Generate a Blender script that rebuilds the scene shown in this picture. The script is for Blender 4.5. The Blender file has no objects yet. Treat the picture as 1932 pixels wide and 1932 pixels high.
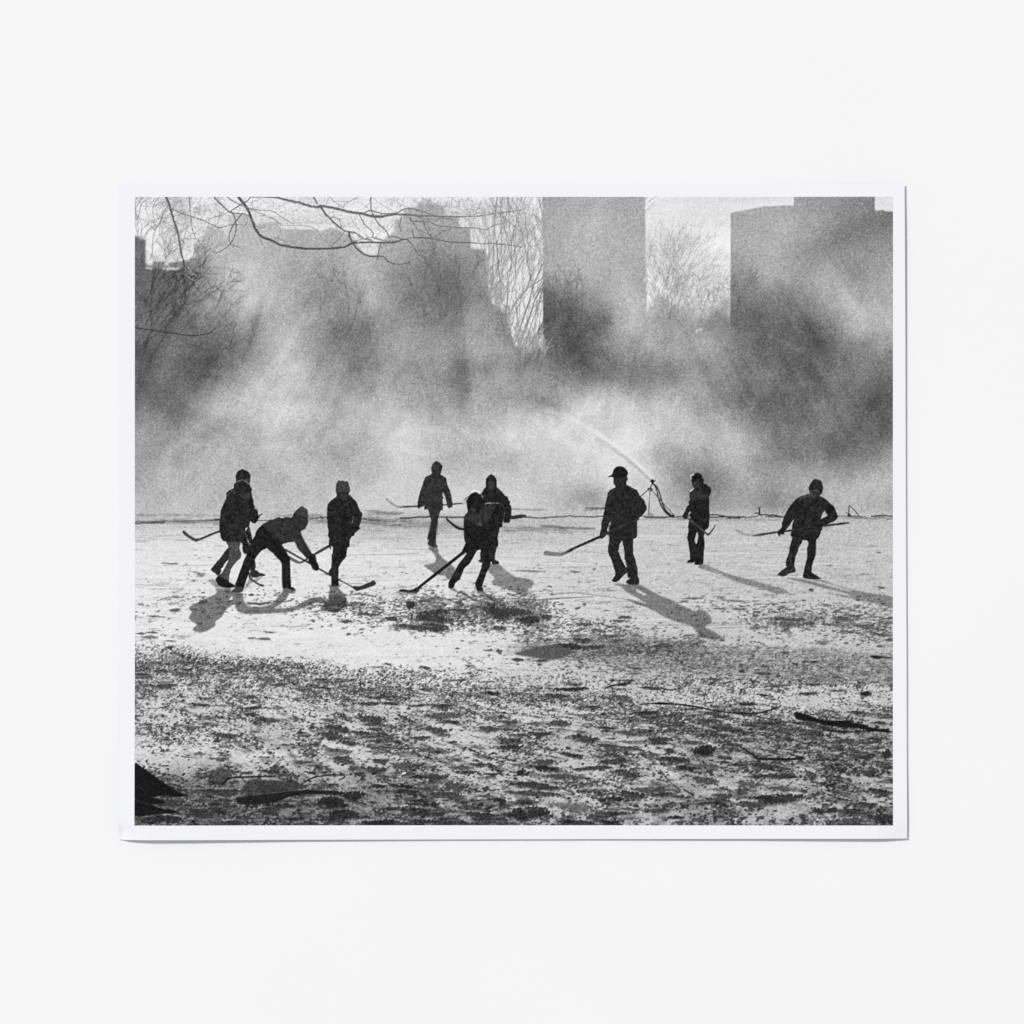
# A black-and-white photographic print lying on a white surface, seen from straight above.
# 1 unit = 1 m; the layout is measured in photograph pixels, 1 px = 0.2 mm on the table.
import bpy, math
import numpy as np

PX = 0.0002
rng = np.random.default_rng(11)

def wx(x): return (np.asarray(x, dtype=float) - 1024.0) * PX
def wy(y): return (1024.0 - np.asarray(y, dtype=float)) * PX

# ------------------------------------------------------------------ the printed image (tones 0-255)
X0, Y0, PW, PH = 270, 394, 1515, 1256           # picture rectangle in photograph pixels
YY, XX = np.mgrid[0:PH, 0:PW].astype(np.float32)
XX += X0 + 0.5; YY += Y0 + 0.5                   # pixel centres
IMG = np.full((PH, PW), 230, np.float32)
OID = np.zeros((PH, PW), np.int32)               # which printed thing a pixel belongs to
THINGS = []                                      # (name, label, group)

CROPS = {
 'A': (350, 920, 190/1932), 'B': (410, 1030, 190/1932), 'C': (470, 1000, 190/1932),
 'D': (600, 940, 170/1932), 'E': (600, 1070, 170/1932), 'F': (760, 910, 170/1932), 'G': (880, 930, 170/1932),
 'H': (790, 1050, 220/1932), 'I': (1150, 920, 160/1932), 'J': (1180, 1040, 160/1932), 'K': (1080, 1050, 130/1932),
 'L': (1270, 930, 180/1932), 'M': (1350, 1010, 120/1932), 'N': (1540, 940, 170/1932), 'O': (1540, 1040, 170/1932),
 'Q': (1450, 1000, 140/1932),
 'R1': (270, 1100, 400/1932), 'R2': (650, 1160, 400/1932), 'R3': (1030, 1100, 400/1932), 'R4': (1400, 1100, 390/1932),
 'S1': (270, 1360, 400/1932), 'S2': (650, 1360, 400/1932), 'S3': (1030, 1360, 400/1932), 'S4': (1400, 1360, 390/1932),
 'T1': (260, 384, 400/1932), 'T2': (640, 384, 400/1932), 'T3': (1020, 384, 400/1932), 'T4': (1400, 384, 400/1932),
 'U5': (260, 384, 200/1932), 'U6': (900, 384, 200/1223), 'Z': (0, 0, 1.0),
}
def P(*seq):
    """'A',(x,y),(x,y),... with the map sheet switched at each letter -> photograph pixels."""
    out = []; c = CROPS['Z']
    for s in seq:
        if isinstance(s, str): c = CROPS[s]
        else: out.append((c[0] + s[0]*c[2], c[1] + s[1]*c[2]))
    return out

def smooth_closed(pts, n=3):
    """rounds a traced outline a little (centripetal Catmull-Rom, closed)"""
    p = np.array(pts); m = len(p); out = []
    for i in range(m):
        p0, p1, p2, p3 = p[i-1], p[i], p[(i+1) % m], p[(i+2) % m]
        for k in range(n):
            t = k/n
            c = 0.5*((2*p1) + (-p0+p2)*t + (2*p0-5*p1+4*p2-p3)*t*t + (-p0+3*p1-3*p2+p3)*t**3)
            l = p1 + (p2-p1)*t
            out.append(0.55*c + 0.45*l)
    return out

def smooth_open(pts, n=4):
    p = np.array(pts, dtype=float)
    if len(p) < 3: return [tuple(a) for a in p]
    q = np.vstack([2*p[0]-p[1], p, 2*p[-1]-p[-2]]); out = []
    for i in range(1, len(q)-2):
        p0, p1, p2, p3 = q[i-1], q[i], q[i+1], q[i+2]
        for k in range(n):
            t = k/n
            out.append(0.5*((2*p1) + (-p0+p2)*t + (2*p0-5*p1+4*p2-p3)*t*t + (-p0+3*p1-3*p2+p3)*t**3))
    out.append(p[-1]); return out

def cover(pts, ss=4):
    """area coverage of a polygon, as (alpha, row slice, column slice)"""
    p = np.array(pts, dtype=float) - (X0, Y0)
    r0 = max(0, int(math.floor(p[:,1].min()))); r1 = min(PH, int(math.ceil(p[:,1].max()))+1)
    c0 = max(0, int(math.floor(p[:,0].min()))-1); c1 = min(PW, int(math.ceil(p[:,0].max()))+2)
    if r1 <= r0 or c1 <= c0: return None
    W = c1-c0; A = np.zeros((r1-r0, W), np.float32)
    q = np.roll(p, -1, axis=0); xs = np.arange(W)
    for r in range(r0, r1):
        for s in range(ss):
            y = r + (s+0.5)/ss
            m = ((p[:,1] <= y) & (q[:,1] > y)) | ((q[:,1] <= y) & (p[:,1] > y))
            if not m.any(): continue
            a, b = p[m], q[m]
            x = np.sort(a[:,0] + (y-a[:,1])/(b[:,1]-a[:,1])*(b[:,0]-a[:,0])) - c0
            for k in range(0, len(x)-1, 2):
                A[r-r0] += np.clip(np.minimum(x[k+1], xs+1) - np.maximum(x[k], xs), 0, 1)/ss
    return A, slice(r0, r1), slice(c0, c1)

def blur(a, s):
    if s <= 0: return a
    n = int(3*s)+1; k = np.exp(-0.5*(np.arange(-n, n+1)/s)**2); k = (k/k.sum()).astype(np.float32)
    b = np.pad(a, ((n, n), (0, 0)), mode='edge'); b = sum(k[i]*b[i:i+a.shape[0]] for i in range(2*n+1))
    b = np.pad(b, ((0, 0), (n, n)), mode='edge'); return sum(k[i]*b[:, i:i+a.shape[1]] for i in range(2*n+1))

def lay(A, sl, tone, strength=1.0, oid=0, mul=None):
    """prints a shape; tone is a number or an array the size of the picture"""
    rs, cs = sl
    a = A*strength; I = IMG[rs, cs]
    t = tone[rs, cs] if isinstance(tone, np.ndarray) else tone
    if mul is not None: t = I*mul
    IMG[rs, cs] = I*(1-a) + t*a
    if oid: OID[rs, cs][A > 0.5] = oid

def poly(pts, tone, strength=1.0, oid=0, soft=0.0, rnd=True, holes=(), mul=None):
    pts = smooth_closed(pts) if rnd else pts
    if soft > 0:
        full = np.zeros((PH, PW), np.float32); c = cover(pts)
        if c is None: return
        full[c[1], c[2]] = c[0]; n = int(3*soft)+2
        rs = slice(max(0, c[1].start-n), min(PH, c[1].stop+n)); cs = slice(max(0, c[2].start-n), min(PW, c[2].stop+n))
        A = blur(full[rs, cs], soft)
    else:
        c = cover(pts)
        if c is None: return
        A, rs, cs = c
    A = A.copy()
    for h in holes:
        hc = cover(smooth_closed(h))
        if hc is None: continue
        full = np.zeros((PH, PW), np.float32); full[hc[1], hc[2]] = hc[0]
        A *= 1-full[rs, cs]
    lay(A, (rs, cs), tone, strength, oid, mul)

def stroke(pts, w0, w1, tone, strength=1.0, oid=0, soft=0.0, mul=None, wob=0.0, n=4, rnd=True):
    p = np.array(smooth_open(pts, n) if rnd else pts, dtype=float) - (X0, Y0)
    if wob: p[1:-1] += rng.normal(0, wob, (len(p)-2, 2))
    m = len(p)-1; wmax = max(w0, w1)/2 + 1.5 + 3*soft
    lo = np.floor(p.min(0)-wmax).astype(int); hi = np.ceil(p.max(0)+wmax).astype(int)+1
    lo = np.maximum(lo, 0); hi = np.minimum(hi, (PW, PH))
    if (hi <= lo).any(): return
    A = np.zeros((hi[1]-lo[1], hi[0]-lo[0]), np.float32)
    for i in range(m):
        a, b = p[i], p[i+1]; wd = w0 + (w1-w0)*(i+0.5)/m
        l2 = np.maximum(np.floor(np.minimum(a, b)-wmax).astype(int), lo); h2 = np.minimum(np.ceil(np.maximum(a, b)+wmax).astype(int)+1, hi)
        if (h2 <= l2).any(): continue
        ys = np.arange(l2[1], h2[1], dtype=np.float32)[:, None] + 0.5; xs = np.arange(l2[0], h2[0], dtype=np.float32)[None, :] + 0.5
        d = b-a; L = d@d + 1e-9
        t = np.clip(((xs-a[0])*d[0] + (ys-a[1])*d[1])/L, 0, 1)
        dist = np.hypot(xs-a[0]-t*d[0], ys-a[1]-t*d[1])
        if soft > 0: al = np.exp(-0.5*(np.maximum(dist-wd/2, 0)/soft)**2)
        else: al = np.clip(wd/2 + 0.5 - dist, 0, min(1.0, wd+0.15))
        S = A[l2[1]-lo[1]:h2[1]-lo[1], l2[0]-lo[0]:h2[0]-lo[0]]
        np.maximum(S, al, out=S)
    lay(A, (slice(lo[1], hi[1]), slice(lo[0], hi[0])), tone, strength, oid, mul)

def lattice(seed):
    return np.random.default_rng(seed).random((257, 257)).astype(np.float32)
def vnoise(u, v, seed):
    g = lattice(seed); iu = np.floor(u).astype(np.int64); iv = np.floor(v).astype(np.int64)
    fu = (u-iu).astype(np.float32); fv = (v-iv).astype(np.float32)
    fu = fu*fu*fu*(fu*(fu*6-15)+10); fv = fv*fv*fv*(fv*(fv*6-15)+10)
    iu %= 256; iv %= 256
    a = g[iv, iu]*(1-fu) + g[iv, iu+1]*fu; b = g[iv+1, iu]*(1-fu) + g[iv+1, iu+1]*fu
    return a*(1-fv) + b*fv
def fbm(u, v, seed, octs=4, gain=0.5):
    s = 0; a = 1; t = 0
    for o in range(octs):
        s = s + a*vnoise(u*2**o + 17.3*o, v*2**o + 9.1*o, seed+o); t += a; a *= gain
    return s/t
def slow(fn, k=3):
    """evaluates a smooth field on every k-th pixel and interpolates"""
    xs = np.arange(0, PW+k, k, dtype=np.float32); ys = np.arange(0, PH+k, k, dtype=np.float32)
    f = fn(*np.meshgrid(xs + X0, ys + Y0))
    px, py = np.arange(PW)/k, np.arange(PH)/k; i, j = px.astype(int), py.astype(int)
    fx = (px-i).astype(np.float32)[None]; fy = (py-j).astype(np.float32)[:, None]
    g = f[j]*(1-fy) + f[j+1]*fy
    return g[:, i]*(1-fx) + g[:, i+1]*fx
def uniform(a):
    """rank-normalises an array to an even 0..1 spread"""
    f = a.ravel(); o = np.argsort(f, kind='stable'); r = np.empty(len(f), np.float32)
    r[o] = np.linspace(0, 1, len(f), dtype=np.float32); return r.reshape(a.shape)
def grid_field(xs, ys, V, X, Y):
    """smooth (Catmull-Rom) interpolation of hand-read values on an uneven grid"""
    V = np.array(V, np.float32)
    def weights(ks, q):
        ks = np.array(ks, float); q = np.clip(q, ks[0], ks[-1]-1e-3); i = np.searchsorted(ks, q, side='right')-1
        t = (q-ks[i])/(ks[i+1]-ks[i]); n = len(ks); W = np.zeros((len(q), n), np.float32); r = np.arange(len(q))
        c = [(-t+2*t*t-t**3)/2, (2-5*t*t+3*t**3)/2, (t+4*t*t-3*t**3)/2, (-t*t+t**3)/2]
        for k in range(4): np.add.at(W, (r, np.clip(i-1+k, 0, n-1)), c[k])
        return W
    return (weights(ys, Y) @ V @ weights(xs, X).T).astype(np.float32)
def sstep(a, b, x):
    t = np.clip((x-a)/(b-a), 0, 1); return t*t*(3-2*t)
def thing(name, label, group=None):
    THINGS.append((name, label, group)); return len(THINGS)

COLX = [X0 + i*75.75 for i in range(21)]
XS = XX[0]; YS = YY[:, 0]

# ---- steam and haze: tones read off the photograph on a grid
HZY = [394, 446, 498, 550, 602, 654, 706, 758, 810, 862, 914, 966, 1010, 1040]
HZ = [
 [112,120,182,188,182,178,180,176,172,170,166,168,174,168,172,166,166,168,152,142,118],
 [110,120,182,188,180,176,178,174,170,168,164,172,180,168,172,165,166,172,160,136,116],
 [102,110,178,182,174,170,176,168,162,166,152,173,179,173,168,162,166,172,152,142,145],
 [104,104,156,180,170,160,172,146,132,148,142,160,175,172,155,158,150,175,160,154,166],
 [100,104,138,172,172,150,166,138,126,142,136,108,150,175,142,150,124,126,146,176,162],
 [ 98,106,112,140,172,146,126,136,128,144,126,104,114,166,160,156,120,104,108,164,170],
 [ 98,114, 98,136,186,160,128,154,152,152,138,106,108,152,160,154,118,106,104,130,144],
 [108,114,114,178,200,168,140,164,152,142,158,142,122,150,146,146,120,112,106,122,112],
 [124,110,162,202,206,168,172,186,164,172,164,160,203,190,186,172,130,105,104,113, 98],
 [148,146,166,188,194,170,180,206,192,188,206,212,210,212,200,192,168,126,119,115,106],
 [150,164,184,172,180,172,178,208,194,186,196,206,206,210,186,182,180,146,144,126,148],
 [164,184,181,184,184,186,186,200,195,195,196,202,200,206,184,138,160,170,175,180,184],
 [186,192,190,192,190,192,196,204,200,196,200,198,188,205,192,152,156,162,180,185,172],
 [192,196,196,196,194,194,196,202,198,196,198,200,196,205,198,176,180,184,188,190,186]]
haze = grid_field(COLX, HZY, HZ, XS, YS)
for (bx, by, rx, ry, rot, amt) in [               # separate wisps and dark gaps
    (508, 655, 7, 36, 18, -38), (590, 800, 60, 70, 0, 8), (745, 600, 20, 60, -5, 18), (920, 742, 13, 48, -6, -38),
    (925, 800, 10, 20, 0, -15), (903, 630, 18, 24, 0, -16), (862, 560, 26, 44, -15, -9), (1160, 725, 30, 26, 20, -20), (1225, 755, 26, 16, 15, -14),
    (1342, 738, 22, 16, 10, -22), (1410, 750, 18, 18, 20, -14), (1180, 992, 26, 18, 0, -34), (1388, 945, 34, 38, 0, -16), (1545, 985, 26, 40, 0, -18),
    (1500, 930, 30, 30, 0, -8), (330, 735, 16, 60, 25, 18), (300, 740, 14, 70, 22, -18), (360, 800, 30, 60, 25, -12),
    (420, 800, 26, 30, 20, 14), (1060, 835, 40, 14, 5, 10), (1000, 800, 60, 16, 10, -14), (1108, 818, 24, 11, 25, -26), (1068, 806, 16, 8, 10, -12), (1190, 800, 36, 26, 0, 10),
    (955, 800, 22, 20, 0, 12), (1040, 820, 20, 14, 0, 6), (560, 670, 26, 60, 0, 12), (500, 560, 30, 60, 10, 10), (1690, 625, 40, 40, 30, 10),
    (1430, 600, 30, 40, 0, -12), (1655, 900, 30, 24, 30, -14), (1765, 880, 20, 30, 40, -14), (1735, 920, 40, 20, -30, 10), (1650, 680, 40, 30, 20, -8),
    (1778, 850, 14, 24, 20, -10), (650, 700, 20, 30, 20, -10), (690, 655, 40, 40, 0, -12), (1500, 560, 24, 18, 0, -14), (1620, 520, 40, 24, -30, -10), (1690, 470, 30, 20, -20, -16),
    (1145, 640, 30, 60, -20, -10), (1090, 590, 26, 50, 0, -10), (905, 560, 20, 40, 20, -10), (1040, 700, 40, 20, 0, 6)]:
    ca, sa = math.cos(math.radians(rot)), math.sin(math.radians(rot))
    dx, dy = XX-bx, YY-by; a = dx*ca + dy*sa; b = -dx*sa + dy*ca
    haze += amt*np.exp(-0.5*((a/rx)**2 + (b/ry)**2))
wisp = slow(lambda x, y: fbm((x + (0.05 + 0.3*sstep(1050, 750, x))*y)/74 + 0.6*fbm(x/120, y/120, 40, 2), y/92, 50, 4, 0.55)) - 0.5
haze += wisp*34*sstep(394, 600, YY)*(1-0.55*sstep(900, 1020, YY)) + wisp*12
fine = slow(lambda x, y: fbm((x + 0.2*y)/20, y/30, 61, 2), 2) - 0.5
haze += fine*9
def puffs(x, y):
    wx_ = x + 26*(fbm(x/60, y/60, 90, 2)-.5)*2; wy_ = y + 26*(fbm(x/60, y/60, 95, 2)-.5)*2
    a = np.abs(2*vnoise(wx_/46, wy_/40, 97)-1) + .5*np.abs(2*vnoise(wx_/21, wy_/19, 98)-1) + .28*np.abs(2*vnoise(wx_/10, wy_/9, 99)-1)
    return 1-a/1.1
haze += (slow(puffs, 2)-0.4)*13*sstep(540, 680, YY)*(1-.6*sstep(900, 1000, YY))
streaks = slow(lambda x, y: fbm((x + .55*y*sstep(1000, 800, x) - .5*y*sstep(1150, 1350, x))/17, y/150, 105, 3, .55), 2)-.5
haze += streaks*22*sstep(440, 600, YY)*(1-sstep(800, 960, YY))
haze = np.clip(haze, 60, 226)

# ---- sky behind everything
sky = 233 + 14*(slow(lambda x, y: fbm(x/160, y/26, 71, 3))-0.5)*2 - 6*sstep(1280, 1320, XX)*(1-sstep(420, 436, YY)) - 8*sstep(1000, 960, XX)*sstep(420, 460, YY)*0.5
IMG[:] = sky

# ---- hazy trees against the sky (drawn before the buildings' and steam's tones)
def tree(x, y, ang, length, w, depth, tone, strength, spread=0.5, seed=None, oid=0, curl=0.18, kids=(2, 3)):
    r = np.random.default_rng(seed) if not isinstance(seed, np.random.Generator) else seed
    n = 4; pts = [(x, y)]; a = ang
    for i in range(n):
        a += r.normal(0, curl); x += math.sin(a)*length/n; y -= math.cos(a)*length/n; pts.append((x, y))
    stroke(pts, w, w*0.62, tone, strength, oid, rnd=False)
    if depth <= 0: return
    for k in range(r.integers(kids[0], kids[1]+1)):
        j = r.integers(2, n+1) if k else n
        tree(pts[j][0], pts[j][1], a + r.normal(0, spread), length*r.uniform(0.55, 0.85), w*0.62, depth-1, tone, strength, spread, r, oid, curl, kids)

o_tree_l = thing('bare_tree', 'hazy bare winter tree at the left edge, its twigs against the bright sky')
o_tree_c = thing('bare_tree', 'bare trees with upright twigs in the sky gap left of the tall middle tower')
o_tree_r = thing('bare_tree', 'faint bare tree in the sky gap between the tall middle tower and the right towers')
for s, (x, y, a, l, w, d) in enumerate([(285, 530, 0.05, 70, 3.2, 6), (300, 520, 0.5, 60, 3, 6), (330, 500, 0.6, 46, 2.2, 5), (276, 470, -0.1, 40, 2.4, 6), (345, 545, 0.25, 50, 2, 5), (390, 540, -0.3, 44, 1.6, 5), (360, 470, 0.5, 36, 1.6, 5), (272, 440, 0.5, 40, 2, 6), (290, 420, 0.1, 30, 1.6, 5), (320, 470, 0.9, 40, 1.6, 6), (390, 500, 0.4, 40, 1.4, 5), (420, 470, 0.7, 36, 1.2, 5), (350, 520, -0.2, 40, 1.6, 6), (310, 545, 0.8, 50, 2, 6), (400, 430, 0.2, 30, 1.1, 5), (275, 500, 0.3, 50, 2.4, 6), (440, 430, -0.4, 34, 1.1, 4)]):
    tree(x, y, a, l, w, d, 140, 0.55, 0.5, 100+s, o_tree_l)
for s in range(34):
    x = 955 + 4.0*s + rng.normal(0, 4); a = rng.normal(0.12, 0.16)
    tree(x, 700 - rng.uniform(0, 60), a, rng.uniform(60, 120), rng.uniform(1.0, 2.6), 4, 128, 0.55, 0.22, 200+s, o_tree_c, 0.07)
for s in range(26):
    x = 880 + 7.5*s + rng.normal(0, 4)
    tree(x, 560, rng.normal(0.03, 0.1), rng.uniform(50, 80), 1.1, 3, 165, 0.5, 0.16, 260+s, o_tree_c if x > 965 else 0, 0.06)
for (x, y, a, l, w) in [(1028, 690, 0.32, 170, 4.0), (1040, 690, 0.28, 190, 3.6), (1012, 640, 0.1, 150, 3.0), (1060, 690, 0.42, 130, 3.0), (1004, 605, -0.1, 120, 2.6), (1050, 690, 0.05, 160, 2.6), (1075, 690, 0.2, 150, 2.2), (1035, 690, 0.5, 110, 2.4), (985, 570, 0.25, 150, 2.4)]:
    tree(x, y, a, l, w*.9, 4, 122, 0.72, 0.32, int(x), o_tree_c, 0.10)
for s in range(38):
    x = 1290 + rng.beta(1.5, 2.4)*170; big = x < 1370
    tree(x, 640, rng.normal(0.05, 0.2), rng.uniform(50, 74) if big else rng.uniform(26, 44), 1.7, 5, 150 if big else 168, 0.45, 0.34, 400+s, o_tree_r, 0.14)
for s in range(16):
    tree(740 + 9*s + rng.normal(0, 4), 470, rng.normal(0, .2), rng.uniform(26, 44), 1.0, 3, 190, .5, .3, 470+s)

# ---- buildings half lost in the haze
o_b1 = thing('building', 'small dark block at the far left edge behind the bare tree')
o_b2 = thing('building', 'gabled pale apartment house rising through the haze at upper left')
o_b3 = thing('building', 'stepped tower block with turret crown left of the middle sky gap')
o_b4 = thing('building', 'tall plain slab tower in the middle, cut by the top edge of the picture')
o_b5 = thing('building', 'wide flat-topped block with a taller tower behind it at upper right')
B1 = P('T1', (40,425), (80,428), (92,455), (150,455), (152,700), (200,745), (200,900), (40,900))
B2 = P('T1', (150,745), (225,735), (222,680), (330,678), (335,730), (385,735), (385,692), (470,672), (580,668), (582,640), (630,636), (632,520), (690,505), (692,460), (768,332), (800,318), (880,335), (925,410), (955,430), (955,222), (980,215), (1100,215), (1180,240), (1215,320), (1290,298), (1450,290), (1452,350), (1500,362), (1790,362), (1850,385), (1932,345),
       'T2', (120,352), (290,410), (380,520), (400,560), (450,590), (545,610), (560,560), (560,500), (640,440), (720,380), (722,700), (400,900), 'T1', (150,1000))
B3 = P('T2', (640,520), (720,400), (722,268), (800,258), (808,175), (900,150), (950,128), (960,95), (1000,92), (1012,120), (1050,62), (1068,60), (1085,118), (1110,118), (1125,132), (1200,132), (1210,225), (1330,235), (1342,345), (1450,352), (1460,548), (1600,560), (1612,700), (1610,1500), (500,1500))
B4 = P('T3', (312,30), (1303,30), (1306,300), (1312,900), (1320,1100), (1250,1250), (330,1450), (326,1000), (318,600))
B5 = P('T4', (296,203), (400,183), (630,137), (700,139), (790,131), (830,130), (905,133), (906,30), (1684,30), (1686,182), (1720,184), (1760,174), (1790,188), (1880,192), (1880,900), (600,1000), (294,980))
#low = np.clip((YY - (560 + 60*(slow(lambda x, y: fbm(x/40, y/60, 81, 3))-0.5)))/60, 0, 1)
hfn = slow(lambda x, y: fbm(x/22, y/30, 83, 3), 2)
def haze_floor(lo, hi, xa, xb, amp=70):
    edge = lo + amp*(hfn-0.5)*2
    return sstep(0, 1, (YY-edge)/(hi-lo))*sstep(xa-8, xa, XX)*sstep(xb+8, xb, XX)
A = np.maximum(0*YY, haze_floor(575, 655, 1284, 1470, 26))
diag = np.interp(XS, [955, 972, 985, 1000, 1012, 1024, 1040, 1060, 1092], [540, 560, 592, 604, 626, 668, 686, 692, 700])[None, :]
A = np.maximum(A, sstep(0, 16, YY - diag - 46*(hfn-.5))*(XX > 950)*(XX < 1092))
A = np.maximum(A, sstep(690, 720, YY))
A = np.maximum(A, haze_floor(520, 548, 262, 400, 14)); A = np.maximum(A, sstep(528, 556, YY)*(XX < 972)); A = np.maximum(A, sstep(560, 570, YY)*(((XX > 1086) & (XX < 1291)) | (XX > 1460)))
IMG[:] = IMG*(1-A) + haze*A
for pts, oid in ((B2, o_b2), (B3, o_b3), (B1, o_b1), (B4, o_b4), (B5, o_b5)):
    poly(pts, haze, 1.0, 0, 1.8 if oid in (o_b2, o_b1, o_b3) else 0.7, rnd=False)
    c = cover(pts); m = (c[0] > 0.5) & (YY[c[1], c[2]] < 640 + 40*np.sin(XX[c[1], c[2]]/40)); OID[c[1], c[2]][m] = oid
IMG[:] = np.where(YY > 700, haze, IMG)
OID[YY > 700] = 0
poly(P('T2', (375,500), (480,490), (560,498), (552,590), (480,610), (430,585)), 216, 0.75, 0, 2.0)
stroke(P('T1', (330,742), (470,742)), 3, 3, 225, 0.8, 0, 1.0)
stroke(P('T1', (160,735), (210,742)), 2, 2, 215, 0.7, 0, 0.8)
for q in (((222,680), (330,678), (332,735), (222,738)), ((385,695), (470,674), (516,670), (516,735), (385,722))): poly(P('T1', *q), 150, .75, 0, 1.0, rnd=False)
for i in range(150):                                # twigs blurring the edges between the haze and the sky
    x = rng.uniform(958, 1090); y = float(np.interp(x, XS, diag[0])) + rng.normal(-4, 12)
    stroke([(x, y+8), (x+rng.normal(2, 4), y-4), (x+rng.normal(4, 9), y-rng.uniform(8, 26))], 2.6, .8, 158, .55, 0, .4)
for i in range(110):
    x = rng.uniform(1290, 1462); y = rng.uniform(560, 640)
    stroke([(x, y+8), (x+rng.normal(0, 4), y-4), (x+rng.normal(0, 9), y-rng.uniform(8, 22))], 2.4, .8, 172, .5, 0, .4)
for i in range(9):                                  # pinnacles of the turret crown
    stroke([(868+i*4.4, 404+rng.uniform(-3, 4)), (868+i*4.4, 414)], 1.6, 2, 150, 0.6)

# ---- dark tree shapes inside the haze (limbs and twigs slightly darker than the mist)
def hazy_tree(x, y, a, l, w, d, seed, k=0.82, st=0.6, spread=0.32, curl=0.1):
    r = np.random.default_rng(seed)
    def rec(x, y, a, l, w, d):
        pts = [(x, y)]
        for i in range(4):
            a += r.normal(0, curl); x += math.sin(a)*l/4; y -= math.cos(a)*l/4; pts.append((x, y))
        stroke(pts, w, w*0.6, 0, st, 0, 0.5, mul=k, rnd=False)
        if d > 0:
            for q in range(r.integers(2, 4)):
                j = r.integers(2, 5); rec(pts[j][0], pts[j][1], a + r.normal(0, spread), l*r.uniform(.55, .8), w*.62, d-1)
    rec(x, y, a, l, w, d)
for i, (x, y, a, l, w, d) in enumerate([(290, 690, 0.45, 90, 4, 5), (310, 700, 0.6, 80, 4, 5), (280, 640, 0.5, 80, 4, 4), (330, 660, 0.6, 70, 3, 4), (275, 760, 0.3, 100, 6, 4), (360, 640, 0.7, 50, 2, 4), (380, 720, 0.6, 60, 2, 4), (420, 640, 0.6, 50, 2, 4), (300, 600, 0.4, 70, 3, 4), (430, 720, 0.7, 40, 2, 3)]):
    hazy_tree(x, y, a, l, w, d, 700+i, 0.84, 0.55)
for i, (x, y, a, l, w, d) in enumerate([(850, 660, -0.1, 80, 5, 4), (880, 650, 0.15, 90, 5, 4), (905, 650, 0.5, 80, 5, 4), (920, 640, 0.25, 80, 3, 4), (1110, 700, 0.05, 80, 4, 4), (1140, 710, -0.1, 80, 4, 4), (1160, 700, -0.2, 80, 4, 4), (1150, 700, 0.2, 80, 4, 4), (700, 700, 0.2, 80, 4, 4), (740, 690, 0.0, 80, 3, 4), (1010, 720, 0.2, 60, 3, 4), (1060, 730, 0.2, 60, 3, 4), (1330, 680, 0.1, 60, 3, 4), (1400, 690, 0.1, 60, 3, 4), (640, 650, 0.3, 60, 2, 4), (1470, 660, 0.1, 60, 2, 4)]):
    hazy_tree(x, y, a, l, w, d, 760+i, 0.9, 0.45)
for (x, y) in [(1288,602),(1300,575),(1318,560),(1336,586),(1350,600),(1330,545),(1305,610),(1378,600),(1366,560),(1349,605),(1390,590),(1394,662),(1401,660),(1290,560),(1310,540),(1340,600)]:
    poly([(x-2.4, y-3), (x+2.4, y-4), (x+2, y+4), (x-2, y+3)], 214, 0.75, 0, 0.7)

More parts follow.
